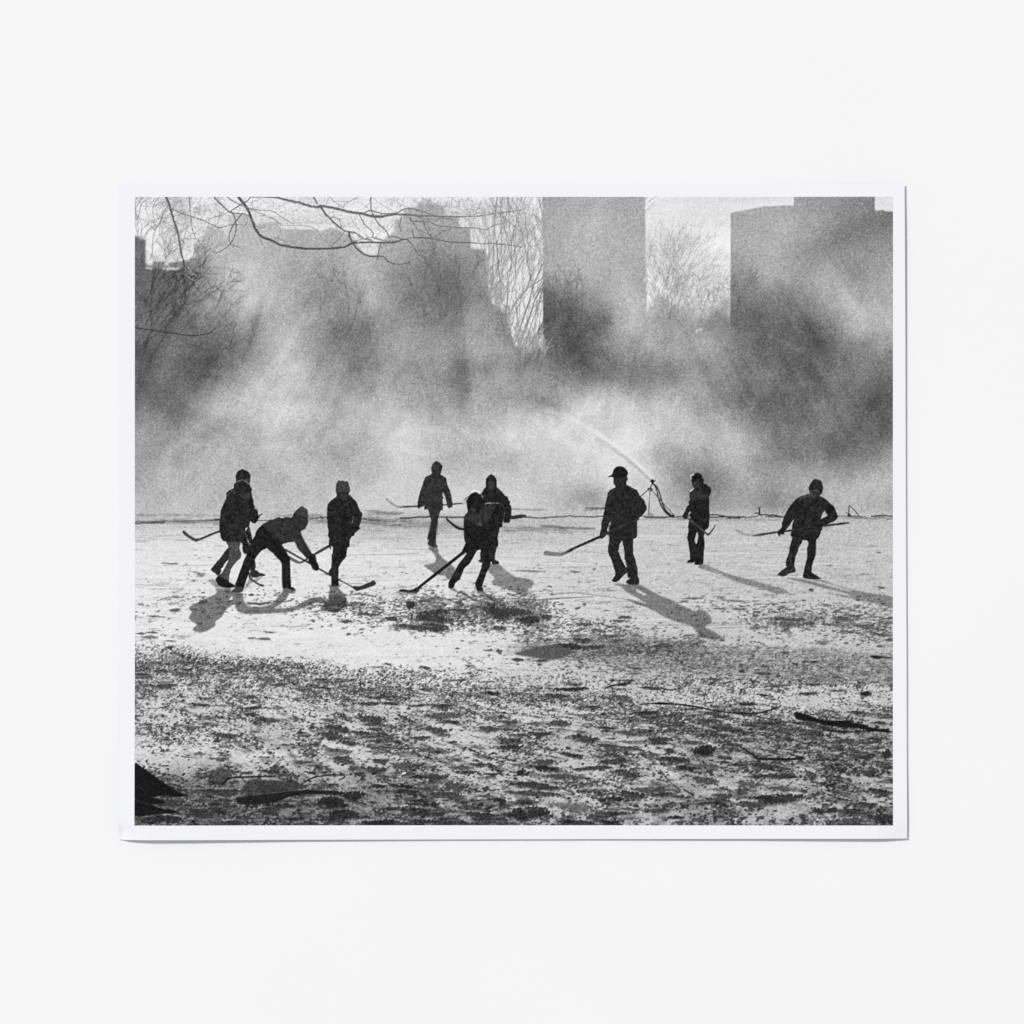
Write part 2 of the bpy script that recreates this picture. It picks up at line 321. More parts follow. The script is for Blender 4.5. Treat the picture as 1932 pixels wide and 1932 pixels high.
# ---- snowy ground
G = YY > 1000
gx, gy = XX[606:], YY[606:]                        # rows from y = 1000 down
GR = [1000, 1060, 1100, 1150, 1180, 1200, 1240, 1260, 1285, 1310, 1335, 1365, 1395, 1425, 1460, 1500, 1530, 1560, 1590, 1620, 1650]
DD = [
 [.02]*21,
 [.05,.05,.05,.04,.04,.05,.06,.06,.05,.05,.08,.08,.06,.05,.05,.05,.05,.05,.05,.05,.06],
 [.06,.06,.05,.05,.05,.06,.06,.06,.05,.04,.05,.05,.05,.05,.05,.05,.05,.04,.05,.04,.05],
 [.06,.06,.06,.05,.05,.06,.08,.08,.06,.05,.07,.08,.08,.06,.05,.06,.07,.06,.07,.06,.07],
 [.05,.08,.12,.08,.10,.12,.12,.12,.12,.10,.08,.06,.05,.05,.05,.08,.08,.06,.08,.08,.08],
 [.10,.15,.14,.06,.12,.34,.28,.34,.50,.55,.34,.12,.05,.04,.05,.12,.15,.12,.16,.18,.16],
 [.12,.12,.06,.03,.04,.12,.10,.24,.45,.45,.36,.22,.16,.05,.03,.10,.14,.40,.42,.34,.36],
 [.15,.10,.03,.03,.03,.05,.05,.07,.10,.24,.36,.36,.36,.14,.03,.04,.06,.14,.18,.36,.38],
 [.22,.10,.03,.02,.03,.03,.03,.03,.04,.10,.22,.55,.52,.55,.42,.22,.04,.05,.12,.14,.14],
 [.55,.48,.22,.06,.03,.03,.03,.03,.04,.09,.16,.36,.58,.62,.68,.62,.34,.10,.22,.18,.20],
 [.62,.62,.60,.60,.50,.24,.08,.08,.10,.12,.12,.18,.36,.55,.52,.55,.55,.50,.52,.58,.52],
 [.48,.52,.54,.58,.54,.56,.48,.42,.36,.28,.20,.22,.12,.18,.26,.42,.55,.60,.60,.60,.52],
 [.42,.38,.48,.52,.56,.52,.50,.50,.52,.50,.48,.48,.36,.28,.20,.20,.25,.30,.12,.16,.22],
 [.34,.34,.42,.38,.52,.44,.40,.42,.46,.42,.48,.46,.54,.50,.58,.54,.58,.50,.40,.36,.46],
 [.40,.36,.36,.44,.46,.52,.54,.50,.42,.42,.46,.44,.46,.54,.60,.74,.76,.72,.70,.66,.62],
 [.16,.20,.30,.36,.34,.42,.50,.50,.50,.46,.46,.50,.46,.54,.50,.58,.60,.56,.60,.60,.60],
 [.20,.16,.32,.38,.44,.52,.56,.58,.54,.50,.54,.44,.42,.42,.42,.54,.60,.56,.56,.60,.60],
 [.84,.76,.76,.70,.74,.62,.66,.62,.60,.52,.55,.54,.42,.38,.42,.48,.52,.52,.55,.52,.62],
 [.92,.84,.82,.80,.76,.80,.76,.72,.68,.60,.58,.50,.46,.44,.50,.48,.54,.58,.52,.52,.62],
 [.86,.82,.80,.76,.72,.76,.72,.70,.66,.60,.58,.54,.52,.54,.54,.52,.58,.60,.60,.60,.66],
 [.88,.84,.82,.80,.76,.80,.76,.76,.70,.66,.64,.60,.60,.60,.60,.56,.56,.60,.60,.66,.66]]
dens = grid_field(COLX, GR, DD, XS, YS[606:])
SR = [1000, 1040, 1070, 1110, 1160, 1220, 1290, 1330, 1400, 1460, 1520, 1570, 1610, 1650]
SV = [[198,198,196,202,200,196,194], [186,190,180,186,196,190,190], [214,212,196,196,200,196,194], [226,226,222,214,206,202,200],
      [228,226,222,216,206,200,198], [228,228,228,220,210,204,200], [226,228,228,220,198,200,198], [200,212,226,212,186,188,184],
      [206,206,208,204,204,204,204], [204,204,206,198,190,182,178], [208,200,196,196,192,180,176], [150,160,176,190,192,180,176],
      [116,136,166,186,188,180,174], [112,128,158,178,180,176,166]]
snow = grid_field([X0 + i*252.5 for i in range(7)], SR, SV, XS, YS[606:]) - 5*sstep(700, 1300, gx)*sstep(1060, 1100, gy)*(1-sstep(1290, 1330, gy))
lam = 5.5 + np.maximum(gy-1330, -10)*0.058                 # drifts grow towards the bottom
phase = np.log(lam/5.5)/0.058
bord = np.interp(XS, [270, 340, 420, 500, 580, 670, 760, 850, 960, 1100, 1250, 1400, 1785], [1283, 1290, 1302, 1314, 1322, 1334, 1338, 1342, 1344, 1346, 1352, 1352, 1352])[None, :] + 14*(fbm(gx/26, gy/10, 495, 3)-.5)
near = sstep(-7, 9, gy - bord); coarse = np.clip((gy-1380)/230, 0, 1)
def drift(seed, ku, amp, slope):
    """wind drifts: dark just under each crest, fading softly towards the viewer"""
    warp = fbm(gx/(ku*3.2)/(0.6+coarse), phase/7.0, seed, 2, 0.4)
    ph = phase*0.8 + gx*slope + 1.1*warp
    fr = ph - np.floor(ph)
    a = uniform(fbm(gx/ku/(0.6+0.8*coarse) + 7.1*np.floor(ph), np.floor(ph)*1.7 + fr*0.35, seed+20, 3, 0.55))
    body = sstep(0.0, 0.12, fr)*(1-sstep(0.14, 0.9, fr))
    return np.clip(body*1.25, 0, 1)*sstep(1-amp, 1-amp+0.2, a)
dn = np.clip(dens, 0.01, 1)
d1 = drift(401, 30, 0.04 + dn*0.50, 0.005); d2 = drift(431, 18, 0.04 + dn*0.40, 0.003)
rel = 0.75*np.maximum(d1, 0.8*d2)*near*np.clip(dn*2.2, 0, 1)
# gravel, leaves and frozen clods
cell = 3.0 + 1.7*coarse
clump = uniform(0.6*fbm(gx/(20+16*coarse), phase/1.8, 451, 3, 0.6) + 0.4*fbm(gx/70, phase/4, 455, 2))
g1 = uniform(fbm(gx/(cell*1.25), gy/(cell*0.85), 461, 2, 0.5))
gd = np.clip(dn*0.62*(0.10 + 1.8*clump**1.2) + 0.25*np.clip(dn-.55, 0, 1), 0, 0.9)
grav = 1-sstep(-0.10, 0.10, g1-gd)
g2 = uniform(fbm(gx/(cell*4.5), gy/(cell*1.1), 471, 3, 0.55))
far = 1-near
g3 = uniform(0.62*g2 + 0.2*g1 + 0.3*uniform(fbm(gx/60, gy/14, 475, 2)))
dfr = dn*np.where(gy < 1190, 0.55, 1.0)
spotf = (1-sstep(-0.09, 0.09, g3 - 0.8*dfr))*far
zz = 150*np.log(gy-940.0)
streak = (fbm(gx/46, zz/2.6, 331, 3)-0.5)
tex = fbm(gx/5.5, gy/3.0, 341, 2)-0.5
base = snow + streak*(18+16*coarse) + tex*(6+16*near)
broad = uniform(fbm(gx/70, phase/3.2, 481, 3, 0.6))
base = base - near*(12+18*coarse)*sstep(0.5, 0.98, broad) + 3*near
dgr = 66 + 30*(g2-0.5) + 60*tex - 12*coarse
drl = 76 - 10*coarse + 46*tex + 26*(broad-.5)
ground = base*(1-0.85*rel) + drl*0.85*rel
gk = 0.55*grav*near*(0.6+0.4*clump)
ground = ground*(1-gk) + dgr*gk
dfar = 66 + 66*(1-sstep(1090, 1210, gy)) + 50*tex
ground = ground*(1-0.42*spotf) + dfar*0.42*spotf
# single stones and clods, splatted one by one
def splat(n, weight, size, seed, lo=.42, hi=.75, sk=.35):
    r = np.random.default_rng(seed); M = np.zeros_like(gx); H, W_ = gx.shape
    cdf = np.cumsum(weight.ravel().astype(np.float64)); k = np.searchsorted(cdf, r.random(n)*cdf[-1])
    py, px = np.unravel_index(np.minimum(k, H*W_-1), gx.shape)
    fx = r.random(n); fy = r.random(n); grow = 0.75 + 0.75*coarse[py, px]
    rx = size*r.uniform(.7, 1.7, n)*grow; ry = np.maximum(rx*r.uniform(lo, hi, n), .55); sl = r.normal(0, sk, n); st = r.uniform(.55, 1, n)
    R = int(size*1.7*1.5)+2
    for dy in range(-R, R+1):
        for dx in range(-R, R+1):
            u = (dx+.5-fx)/rx; v = (dy+.5-fy)/ry + sl*u
            a = np.clip((1.0-np.sqrt(u*u+v*v))*np.minimum(rx, ry)*1.3 + .5, 0, 1)*st
            m = a > 0.02; yy = py[m]+dy; xx = px[m]+dx; ok = (yy >= 0) & (yy < H) & (xx >= 0) & (xx < W_)
            np.maximum.at(M, (yy[ok], xx[ok]), a[m][ok].astype(np.float32))
    return M
far_c = sstep(1345, 1410, gy)
gw = near*(dn**1.1)*((0.55+.6*clump)*(1-far_c) + (0.10 + 1.35*clump**2.0)*far_c)/(1+2.4*coarse)
s1 = splat(24000, gw, 1.7, 5001); s2 = splat(1500, gw, 3.1, 5002)
fw = far*np.maximum(dn-.035, 0.004)*np.clip((gy-1030)/120, .1, 1)*(.25+clump)
s3 = np.maximum(splat(2600, fw, 2.0, 5003, .3, .6, .15), splat(900, fw, 4.2, 5004, .18, .4, .08))*np.clip(.45 + (gy-1120)/200, .4, 1)
pw = sum(k*np.exp(-0.5*(((gx-cx)/rx)**2 + ((gy-cy)/ry)**2)) for cx, cy, rx, ry, k in [(890,1226,80,17,1),(985,1214,55,22,1.1),(860,1250,70,7,.8),(1060,1222,44,14,1),(1165,1256,80,9,.5),(1640,1243,90,9,.5),(1740,1262,50,13,.6),(690,1206,60,9,.5),(740,1225,60,14,.4),(470,1205,60,14,.12),(1350,1290,110,9,.7),(1180,1284,70,8,.9),(1560,1216,120,8,.2)])*(.1+clump)
s5 = np.maximum(splat(3400, pw, 2.6, 5005, .3, .6, .15), splat(900, pw, 5.2, 5006, .18, .42, .1))
st_ = np.maximum(np.maximum(s1, s2), np.maximum(s3, s5))
stone = 50 + 26*(g2-.5) + 26*far + 40*tex - 8*coarse
ground = ground*(1-0.92*st_) + stone*0.92*st_
deep = sstep(0.62, 0.92, dens)*coarse                 # the dark corner at lower left
ground = ground*(1-0.5*deep) + (46 + 100*tex)*0.5*deep
lt = splat(1500, sstep(0.6, 0.9, dens)*sstep(1530, 1580, gy), 1.5, 5009)*.75; ground = ground*(1-lt) + (125 + 60*clump)*lt
n2 = g1
# fine trampled mid-grey texture where the photograph shows shaded, gritty snow on the right
gc = np.interp(XS, [270, 980, 1100, 1300, 1500, 1785], [1296, 1296, 1300, 1306, 1322, 1338])[None, :]; gh = np.interp(XS, [270, 980, 1060, 1250, 1500, 1785], [1, 2, 14, 27, 28, 30])[None, :]
gn = fbm(gx/34, gy/9, 491, 3)-.5
grit = (1-sstep(.7, 1.35, np.abs(gy-gc + 26*gn)/gh))*sstep(985, 1080, gx)
fleck = uniform(fbm(gx/5.5, gy/2.3, 493, 3, .6))
gtone = 136 - 26*np.exp(-((gx-1250)/150)**2 - ((gy-1298)/16)**2) + 92*(fleck-.5) + 34*tex + 60*gn
ground = ground*(1-0.74*grit) + gtone*0.74*grit
edge = sstep(1012, 1046, gy + 6*(fbm(gx/60, gy/9, 371, 3)-0.5)*2)
IMG[606:] = IMG[606:]*(1-edge) + ground*edge
o_ground = thing('snowy_ground', 'trampled snow and gritty earth filling the lower part of the picture')
OID[606:][gy > 1036] = o_ground

rag = np.random.default_rng(77)
rag = blur(rag.normal(0, 1, (256, 512)).astype(np.float32), 1.1); rag /= rag.std()
def lens(cx, cy, rx, ry, tone, strength=0.85):
    """a dark hollow or clod: crest crisp on the upper right, ragged, with a tail thinning to the left and below"""
    c0 = max(0, int(cx-X0-1.9*rx-3)); c1 = min(PW, int(cx-X0+1.3*rx+4)); r0 = max(0, int(cy-Y0-1.4*ry-3)); r1 = min(PH, int(cy-Y0+1.9*ry+4))
    if c1 <= c0 or r1 <= r0: return
    x = (XX[r0:r1, c0:c1]-cx)/rx; y = (YY[r0:r1, c0:c1]-cy)/ry
    j = rng.integers(0, 256), rng.integers(0, 512)
    g = rag[(np.arange(r1-r0)[:, None]+j[0]) % 256, (np.arange(c1-c0)[None, :]+j[1]) % 512]
    y = y + 0.28*np.sin(1.9*x + j[0]) - 0.25*np.minimum(x, 0)
    x = np.where(x < 0, x/1.45, x)
    d = np.sqrt(x*x + y*y) + 0.13*g
    px = 1.1/max(1.0, min(rx, ry))
    lo = np.where(y < 0, 0.95-px*.6, 0.55 - px*.5) - 0.25*np.clip(-x, 0, 1); hi = np.where(y < 0, 1.0+px*.6, 1.2+px*.5)
    A = (1-sstep(0, 1, (d-lo)/(hi-lo))).astype(np.float32)*strength
    I = IMG[r0:r1, c0:c1]
    if cy > 1180 and ry > 1.6:                        # low sun catching the crest
        rim = sstep(.86, 1.02, d)*(1-sstep(1.02, 1.5, d))*sstep(.1, -.6, y)*strength*.42
        I = I*(1-rim) + (212 + 6*g)*rim
    IMG[r0:r1, c0:c1] = I*(1-A) + (tone + 7*g)*A
# faint bands behind the playing ground
for (x0, y0, x1, y1, w, t, s) in [(270,1030,440,1031,3,150,.5),(300,1044,436,1043,7,138,.75),(620,1042,700,1044,9,140,.6),(730,1041,830,1046,10,120,.55),(560,1030,640,1030,4,150,.5),
    (830,1048,1000,1052,8,150,.4),(1000,1056,1140,1060,10,140,.55),(1080,1054,1180,1057,5,125,.6),(1000,1018,1090,1020,3,160,.5),(1170,1018,1215,1016,4,110,.6),(1290,1038,1420,1038,3,140,.4),
    (1420,1040,1560,1040,3,150,.4),(1680,1036,1785,1037,5,135,.6),(740,1024,800,1028,6,130,.5),(790,1052,880,1054,6,150,.4),(740,1030,760,1050,10,120,.3)]:
    for q_ in range(int(10 + (x1-x0)*w/40)):
        u_ = rng.random(); l_ = rng.uniform(4, 18); cx = x0 + (x1-x0)*u_; cy = y0 + (y1-y0)*u_ + rng.normal(0, w*.38)
        stroke([(cx-l_, cy+rng.normal(0, .5)), (cx, cy), (cx+l_, cy+rng.normal(0, .5))], rng.uniform(.6, 1.6), rng.uniform(.5, 1.2), t - rng.uniform(0, 30), s*rng.uniform(.5, 1), 0, .5)
    stroke([(x0, y0), (x1, y1)], w*.5, w*.2, t+20, s*.22, 0, 2.6)
for i in range(150):                                # skate and boot scuffs
    y = rng.uniform(1062, 1255); x = rng.uniform(270, 1785); l = rng.uniform(18, 90); q_ = rng.normal(0, .035); lite = rng.random() < .35
    stroke([(x-l, y-l*q_+rng.normal(0, 1)), (x, y+rng.normal(0, 1.2)), (x+l, y+l*q_)], .5, rng.uniform(.7, 1.5), 238 if lite else rng.uniform(140, 185), rng.uniform(.25, .6), 0, .3)
for i in range(300):                                # small flecks and scuffs lying on the open snow
    y = 1048 + 220*rng.random()**1.2; x = rng.uniform(270, 1785); f = (y-1000)/200
    l = rng.gamma(2.0, 4.0)*(0.5+f); h = rng.uniform(.7, 1.8)*(0.45+f*0.7)
    t = rng.uniform(80, 160); s = rng.uniform(0.3, 0.8)
    if rng.random() < .45: stroke([(x-l, y+rng.normal(0, .6)), (x, y), (x+l*1.2, y+rng.normal(0, .6))], h*.5, h*1.0, t+25, s)
    else: lens(x, y, max(1.6, l*0.5), max(.9, h), t, s)
for i in range(950):                               # hollows and clods further forward
    y = 1325 + 325*rng.random()**0.9; x = rng.uniform(270, 1785); f = (y-1330)/320
    d = dens[int(y-1000), int(x-X0-1)]
    if rng.random() > d*1.1: continue
    k = rng.random()**2.2
    lens(x, y, (4 + 26*k)*(0.55+0.8*f), (1.4 + 4.2*k)*(0.5+1.0*f), rng.uniform(38, 74), rng.uniform(.55, .97))
for i in range(200):                                # bright wind-blown streaks between them
    y = 1345 + 300*rng.random(); x = rng.uniform(270, 1785); f = (y-1330)/320
    if x < 640 and y > 1535: continue
    l = rng.uniform(6, 22)*(0.6+f); stroke([(x-l, y+l*.10), (x, y), (x+l, y-l*.05)], .6, 1.2+1.2*f, 205-12*f, rng.uniform(.3, .6), 0, .8+.8*f)
LENS = {
 'S2': [(120,480,110,35,60),(80,550,110,40,60),(250,610,80,20,60),(470,380,130,40,62),(440,230,90,18,62),(640,230,50,15,66),(1140,250,110,20,58),(1170,350,150,30,80),(1090,490,100,30,74),(1600,470,90,20,68),(930,560,100,20,62),(1160,410,60,10,60),(1810,410,80,20,74),(1800,590,120,40,66),(1800,650,120,25,50),(290,1120,100,45,40),(80,1090,110,25,36),(770,1040,70,40,42),(840,1080,100,20,48),(910,940,70,18,42),(1080,940,100,35,62),(1370,890,110,18,52),(1620,910,60,15,48),(1900,890,35,30,35),(1840,990,100,20,58),(1200,1120,150,30,66),(900,1260,130,35,52),(100,1220,130,70,42),(180,1310,140,50,46),(1520,1310,130,35,52),(1850,1310,100,35,48),(550,1380,160,30,42),(960,1360,100,20,48),(1280,1030,110,40,72),(580,650,60,12,70),(540,780,70,22,60),(170,760,90,25,66),(500,860,110,26,60),(760,830,90,40,78)],
 'S3': [(230,1030,180,36,58),(200,1100,250,26,68),(200,1300,140,60,46),(40,1310,70,60,46),(1150,1110,120,35,52),(690,570,120,38,62),(260,520,100,20,56),(300,800,90,30,66),(880,465,80,14,46),(880,490,40,12,60),(1400,580,110,25,62),(1830,690,100,45,42),(1100,520,80,25,78),(570,90,150,18,42),(420,150,110,20,58),(720,260,100,15,62),(1050,180,90,30,84),(820,850,120,20,62),(1090,910,130,35,58),(540,720,80,20,58),(440,430,100,30,68),(900,640,100,20,68),(890,1370,45,22,38),(1400,1260,100,25,62),(1560,1330,80,15,48),(600,1230,140,40,106),(1250,1060,60,20,80),(1850,970,120,35,78),(700,950,30,12,50),(1500,680,40,30,62),(440,930,130,25,74)],
 'S4': [(800,1180,220,45,52),(640,1155,60,18,42),(760,950,190,25,58),(70,700,90,45,40),(1440,610,90,25,68),(1800,1110,110,30,58),(1660,1230,90,20,62),(1280,1290,110,20,46),(700,430,130,12,52),(1640,140,50,22,42),(1850,740,40,45,44),(500,1030,110,25,88),(800,1080,120,25,84),(1500,1400,150,30,78),(1720,890,50,30,62),(420,1100,60,35,66),(250,1150,80,30,74),(1100,940,60,40,70),(1180,1300,60,30,50)],
 'R1': [(260,1175,60,18,76),(280,1315,130,22,72),(490,1200,90,22,88),(1270,1245,100,30,92),(150,845,60,16,112),(340,945,32,14,66),(390,585,50,16,96),(1250,862,60,12,96),(1310,795,50,9,88),(1130,852,30,10,104),(1200,518,50,12,72),(1290,515,50,10,72),(350,132,60,10,118),(640,232,40,18,128),(1130,432,18,8,50),(420,455,40,6,96),(180,640,40,10,80),(60,810,40,10,92),(170,800,50,9,84),(350,880,45,7,104),(420,1080,60,20,110)],
 'R2': [(1040,380,170,42,58),(1060,470,150,38,62),(1080,320,120,30,64),(860,455,140,22,74),(1690,310,130,70,58),(1310,290,80,15,58),(420,335,100,16,74),(220,400,60,14,84),(640,380,60,20,68),(970,850,45,16,54),(1690,690,32,22,84),(230,525,16,14,84),(620,815,34,12,72),(520,842,60,8,84),(1590,680,32,10,74),(1860,770,40,14,64),(1690,470,60,20,64),(340,885,16,12,50),(1330,590,9,6,70),(1280,658,8,6,60),(1075,643,7,6,60),(1385,830,16,9,64),(1400,805,12,7,74),(510,782,8,5,90)],
 'R3': [(1070,655,60,14,68),(1000,685,60,11,88),(930,832,110,18,92),(590,830,50,10,90),(540,940,150,28,50),(80,620,120,55,64),(150,680,90,40,56),(310,640,60,22,66),(680,715,60,12,84),(820,780,60,16,86),(940,1260,22,9,46),(160,205,110,9,116),(580,210,40,9,104),(770,185,16,11,110),(340,355,28,8,104),(675,525,16,16,110),(1730,470,90,8,88),(1640,495,34,9,98),(1340,1335,90,16,60),(780,935,90,22,62),(660,870,80,22,64),(1440,930,70,22,74),(1000,870,60,14,78),(250,1070,60,12,64),(40,1062,50,14,60)],
 'R4': [(900,690,140,22,84),(900,735,140,18,96),(1100,730,40,18,80),(1430,690,90,24,96),(560,775,60,16,122),(640,760,40,10,116),(1250,548,60,16,104),(1220,915,60,22,118),(420,1210,34,15,56),(850,1015,45,10,80),(1100,1105,70,12,72),(1540,650,60,14,88),(1280,740,80,10,80),(1800,840,70,16,82),(1870,890,50,12,80),(1100,395,20,14,84),(1800,370,30,12,84),(350,505,90,8,94),(400,585,60,10,94),(180,580,50,8,104),(780,1245,20,10,58),(950,1130,30,14,76),(1640,1425,50,20,44),(1400,1160,60,10,90)]}
for k, v in LENS.items():
    ox, oy, s = CROPS[k]
    for (cx, cy, rx, ry, t) in v: lens(ox+cx*s, oy+cy*s, rx*s*1.08, ry*s*1.12, t, 0.94)
# clods of gravel around the dark patches
for (cx, cy, rx, ry, n) in [(900,1235,110,24,420),(1010,1225,60,26,220),(700,1215,60,12,110),(1150,1255,90,16,180),(1290,1300,130,20,420),(420,1330,160,18,420),(610,1335,60,14,200),(800,1350,150,14,380),(330,1590,110,24,260),(1600,1240,120,14,200),(1560,1330,210,22,420),(1500,1445,200,26,420),(1150,1400,110,12,200),(1240,1520,90,26,200),(600,1400,240,26,420),(900,1420,240,30,420),(1640,1500,150,50,360),(420,1460,140,40,260)]:
    for i in range(n):
        x = rng.normal(cx, rx*.55); y = rng.normal(cy, ry*.6); r = rng.uniform(.7, 1.7)
        if not (X0+3 < x < X0+PW-3 and 1180 < y < Y0+PH-3): continue
        a = rng.uniform(0, 3.1); dx, dy = math.cos(a)*r*1.3, math.sin(a)*r*.6
        stroke([(x-dx, y-dy), (x+dx, y+dy)], r*1.3, r*.9, rng.uniform(36, 78), rng.uniform(.6, .95), rnd=False)
# glints of ice
for (x, y, r) in [(808,1546,2.2),(1170,1400,1.8),(1040,1490,1.6),(1418,1486,1.2),(538,1325,1.4),(1194,1522,1.1),(1523,1541,1),(1366,1438,1),(1614,1454,.9),(1734,1557,.9),(1207,1499,.9),(1652,1478,.9)]:
    stroke([(x-r, y+.4*r), (x+r, y-.4*r)], r*1.6, r*1.6, 248, .95, rnd=False)
stroke(P('S1', (1035,330), (1090,370)), 1.6, 1.2, 235); stroke(P('S1', (1310,415), (1390,415), (1440,460)), 1, 1.2, 215, .8)

# ---- shadows of the players on the snow
SH = 112
SHT = 112 + 0.42*(np.minimum(IMG, 228) - 216) + 0
def shadow(pts, tone=SH, st=0.92, soft=0.9, holes=()):
    poly(pts, np.clip(SHT*(tone/112.0), 30, 200), st, 0, soft, True, holes)
shadow(P('R1', (700,295), (760,278), (830,340), (930,375), (850,372), (780,366), (745,332)), 146)
shadow(P('R1', (1045,400), (1080,330), (1110,262), (1140,292), (1180,268), (1245,250), (1180,300), (1120,320), (1070,378)), 140)
shadow(P('R1', (780,375), (925,372), (935,408), (1035,412), (1048,480), (1090,545), (1200,550), (1330,520), (1390,440), (1430,404), (1485,408), (1470,460), (1400,530), (1345,562), (1480,560), (1600,520), (1700,472), (1790,460), (1845,490), (1830,512), (1740,510), (1640,550), (1500,598), (1300,613), (1080,620), (1010,600), (970,560), (962,520), (900,560), (860,600), (835,650), (775,690), (778,730), (700,780), (620,800), (555,770), (600,722), (550,690), (520,650), (550,600), (520,555), (600,510), (680,470), (770,430), (795,402)),
       106, holes=[P('R1', (912,480), (932,452), (944,455), (942,478))])
shadow(P('R1', (1440,372), (1550,376), (1545,405), (1430,408)), 112)
shadow(P('E', (640,1130), (720,1140), (870,1150), (890,1220), (960,1300), (1005,1325), (1020,1380), (1060,1450), (1090,1545), (1180,1600), (1000,1640), (960,1700), (800,1770), (650,1740), (480,1700), (470,1620), (560,1580), (540,1500), (640,1460), (660,1300), (680,1200)), 94)
stroke(P('E', (1010,1385), (1300,1335), (1330,1330)), 1.0, 3.5, 118, .9); stroke(P('E', (1300,1330), (1500,1360), (1720,1405)), 3.4, 3.6, 108, .9)
stroke(P('E', (0,1600), (200,1500), (400,1440), (560,1470)), 6, 3, 104, .8, 0, .8)
shadow(P('H', (590,385), (740,395), (765,490), (850,590), (920,640), (990,700), (1040,740), (1060,800), (1010,900), (960,960), (905,935), (880,892), (780,880), (690,850), (640,812), (560,760), (495,698), (600,690), (700,655), (722,590), (690,510), (640,460), (600,430)), 112)
shadow(P('H', (940,1100), (1030,1100), (1110,1165), (1220,1170), (1300,1240), (1400,1300), (1520,1330), (1650,1345), (1755,1362), (1640,1290), (1440,1200), (1430,1150), (1545,1155), (1600,1200), (1700,1240), (1800,1300), (1932,1375), (1950,1430), (1700,1405), (1500,1372), (1400,1340), (1250,1272), (1130,1195), (1000,1150)), 122)
shadow([(981,1129), (998,1129), (1012,1141), (1032,1154), (1047,1156), (1063,1160), (1069,1168), (1056,1178), (1057,1189), (1047,1193), (1030,1184), (1010,1177.5), (988,1169.6), (983,1163), (990,1157), (976,1141)], 120, .85)
shadow(P('R3', (940,325), (1100,335), (1200,328), (1290,380), (1400,440), (1510,480), (1620,540), (1700,580), (1800,600), (1870,640), (1905,700), (1835,722), (1860,780), (1960,870), (1820,848), (1760,800), (1700,730), (1580,700), (1450,650), (1330,580), (1230,540), (1100,492), (1090,470), (1200,500), (1275,520), (1180,462), (1070,400), (1030,352)), 120, .9,
       holes=[P('R3', (1162,372), (1200,388), (1270,430), (1245,436), (1180,405))])
shadow(P('R4', (-30,590), (60,610), (105,660), (110,715), (45,760), (120,800), (250,885), (80,872), (-20,835)), 122, .88)
stroke(P('R3', (410,423), (560,411), (640,418), (850,446), (1100,480)), 2.2, 1.2, 124, .9)
stroke(P('R3', (270,482), (400,468), (600,458), (760,452)), 4.5, 1.5, 128, .9)
shadow(P('R4', (-10,140), (45,140), (250,228), (480,288), (650,340), (830,385), (875,425), (760,435), (600,380), (400,330), (200,245), (-10,178)), 132, .85)
stroke(P('R4', (130,205), (235,245)), 1.2, .8, 214, .8)
shadow(P('R4', (790,272), (1010,285), (1150,322), (1400,392), (1500,408), (1380,362), (1200,315), (1100,296), (1190,290), (1300,330), (1500,390), (1700,430), (1925,468), (1925,575), (1800,545), (1600,502), (1280,432), (1270,420), (1500,460), (1565,477), (1380,412), (1200,372), (1040,325), (900,292)), 130, .85)
stroke(P('H', (480,1205), (700,1280), (950,1330), (1050,1345)), 2.6, 1.2, 130, .85)
poly(P('R3', (-10,1003), (150,950), (370,908), (500,950), (570,990), (420,1050), (330,1060), (100,1028)), 84, .92, 0, 1.0)
poly(P('R2', (780,215), (800,205), (862,208), (865,245), (850,275), (795,278)), 50, .92)
poly(P('S1', (715,935), (760,880), (835,825), (900,870), (940,915), (840,985)), 60, .8, 0, 1.8)
poly(P('S1', (1035,1090), (1070,1000), (1150,945), (1250,990), (1380,972), (1560,978), (1630,1050), (1400,1082)), 58, .8, 0, 1.8)
poly(P('R3', (200,-200), (210,-190), (205,-195)), 80, 0)
# cat-tail stalks and twigs
for a in [(P('S1', (780,760), (830,825)), 1.0, .8, 96), (P('S1', (790,710), (845,810)), .8, .8, 110), (P('S1', (1210,560), (1270,590)), 2, 1, 60), (P('S2', (1030,330), (1035,410)), 1.2, 1.2, 70), (P('S2', (590,650), (700,662), (840,660), (900,660), (960,690)), 2.2, 2.4, 56), (P('S2', (1380,660), (1430,652), (1520,665)), 2, 1.6, 62), (P('S2', (1705,490), (1760,525), (1900,530)), 2, 1.2, 70), (P('S2', (1020,770), (1150,762), (1210,745)), 1.4, 1, 62),
          (P('S3', (780,340), (900,370), (1060,378), (1150,350), (1240,325), (1330,330), (1430,350)), 1.8, 1.8, 56), (P('S3', (900,95), (980,150), (1060,150), (1110,170)), 1.2, 1.6, 70), (P('S3', (690,1100), (760,1112), (900,1095), (1000,1100)), 2, 1.4, 60), (P('S3', (1400,870), (1490,980), (1560,1030)), 3, 2, 56), (P('S3', (1430,835), (1500,805)), 2, 1.4, 60), (P('S4', (1140,1000), (1160,1060), (1150,1130), (1060,1165)), 1.6, 1.8, 66), (P('S4', (1230,1000), (1350,995), (1440,1020), (1460,1060), (1400,1085)), 2.4, 2, 62), (P('S4', (600,440), (720,425), (850,415)), 2, 2, 52), (P('S4', (1060,1165), (1220,1120)), 2.4, 3, 62), (P('S4', (1080,1310), (1380,1295)), 2, 3, 44), (P('R2', (320,500), (350,465), (355,490)), 1.2, 1, 84), (P('R4', (580,905), (620,930)), 1.4, 1, 96), (P('R1', (215,492), (300,460), (370,455)), 1.4, 2.2, 112), (P('S1', (560,750), (450,735)), 2, 2.4, 66), (P('S1', (130,275), (250,268), (330,250)), 1.4, 3, 64)]:
    stroke(a[0], a[1], a[2], a[3], .9)

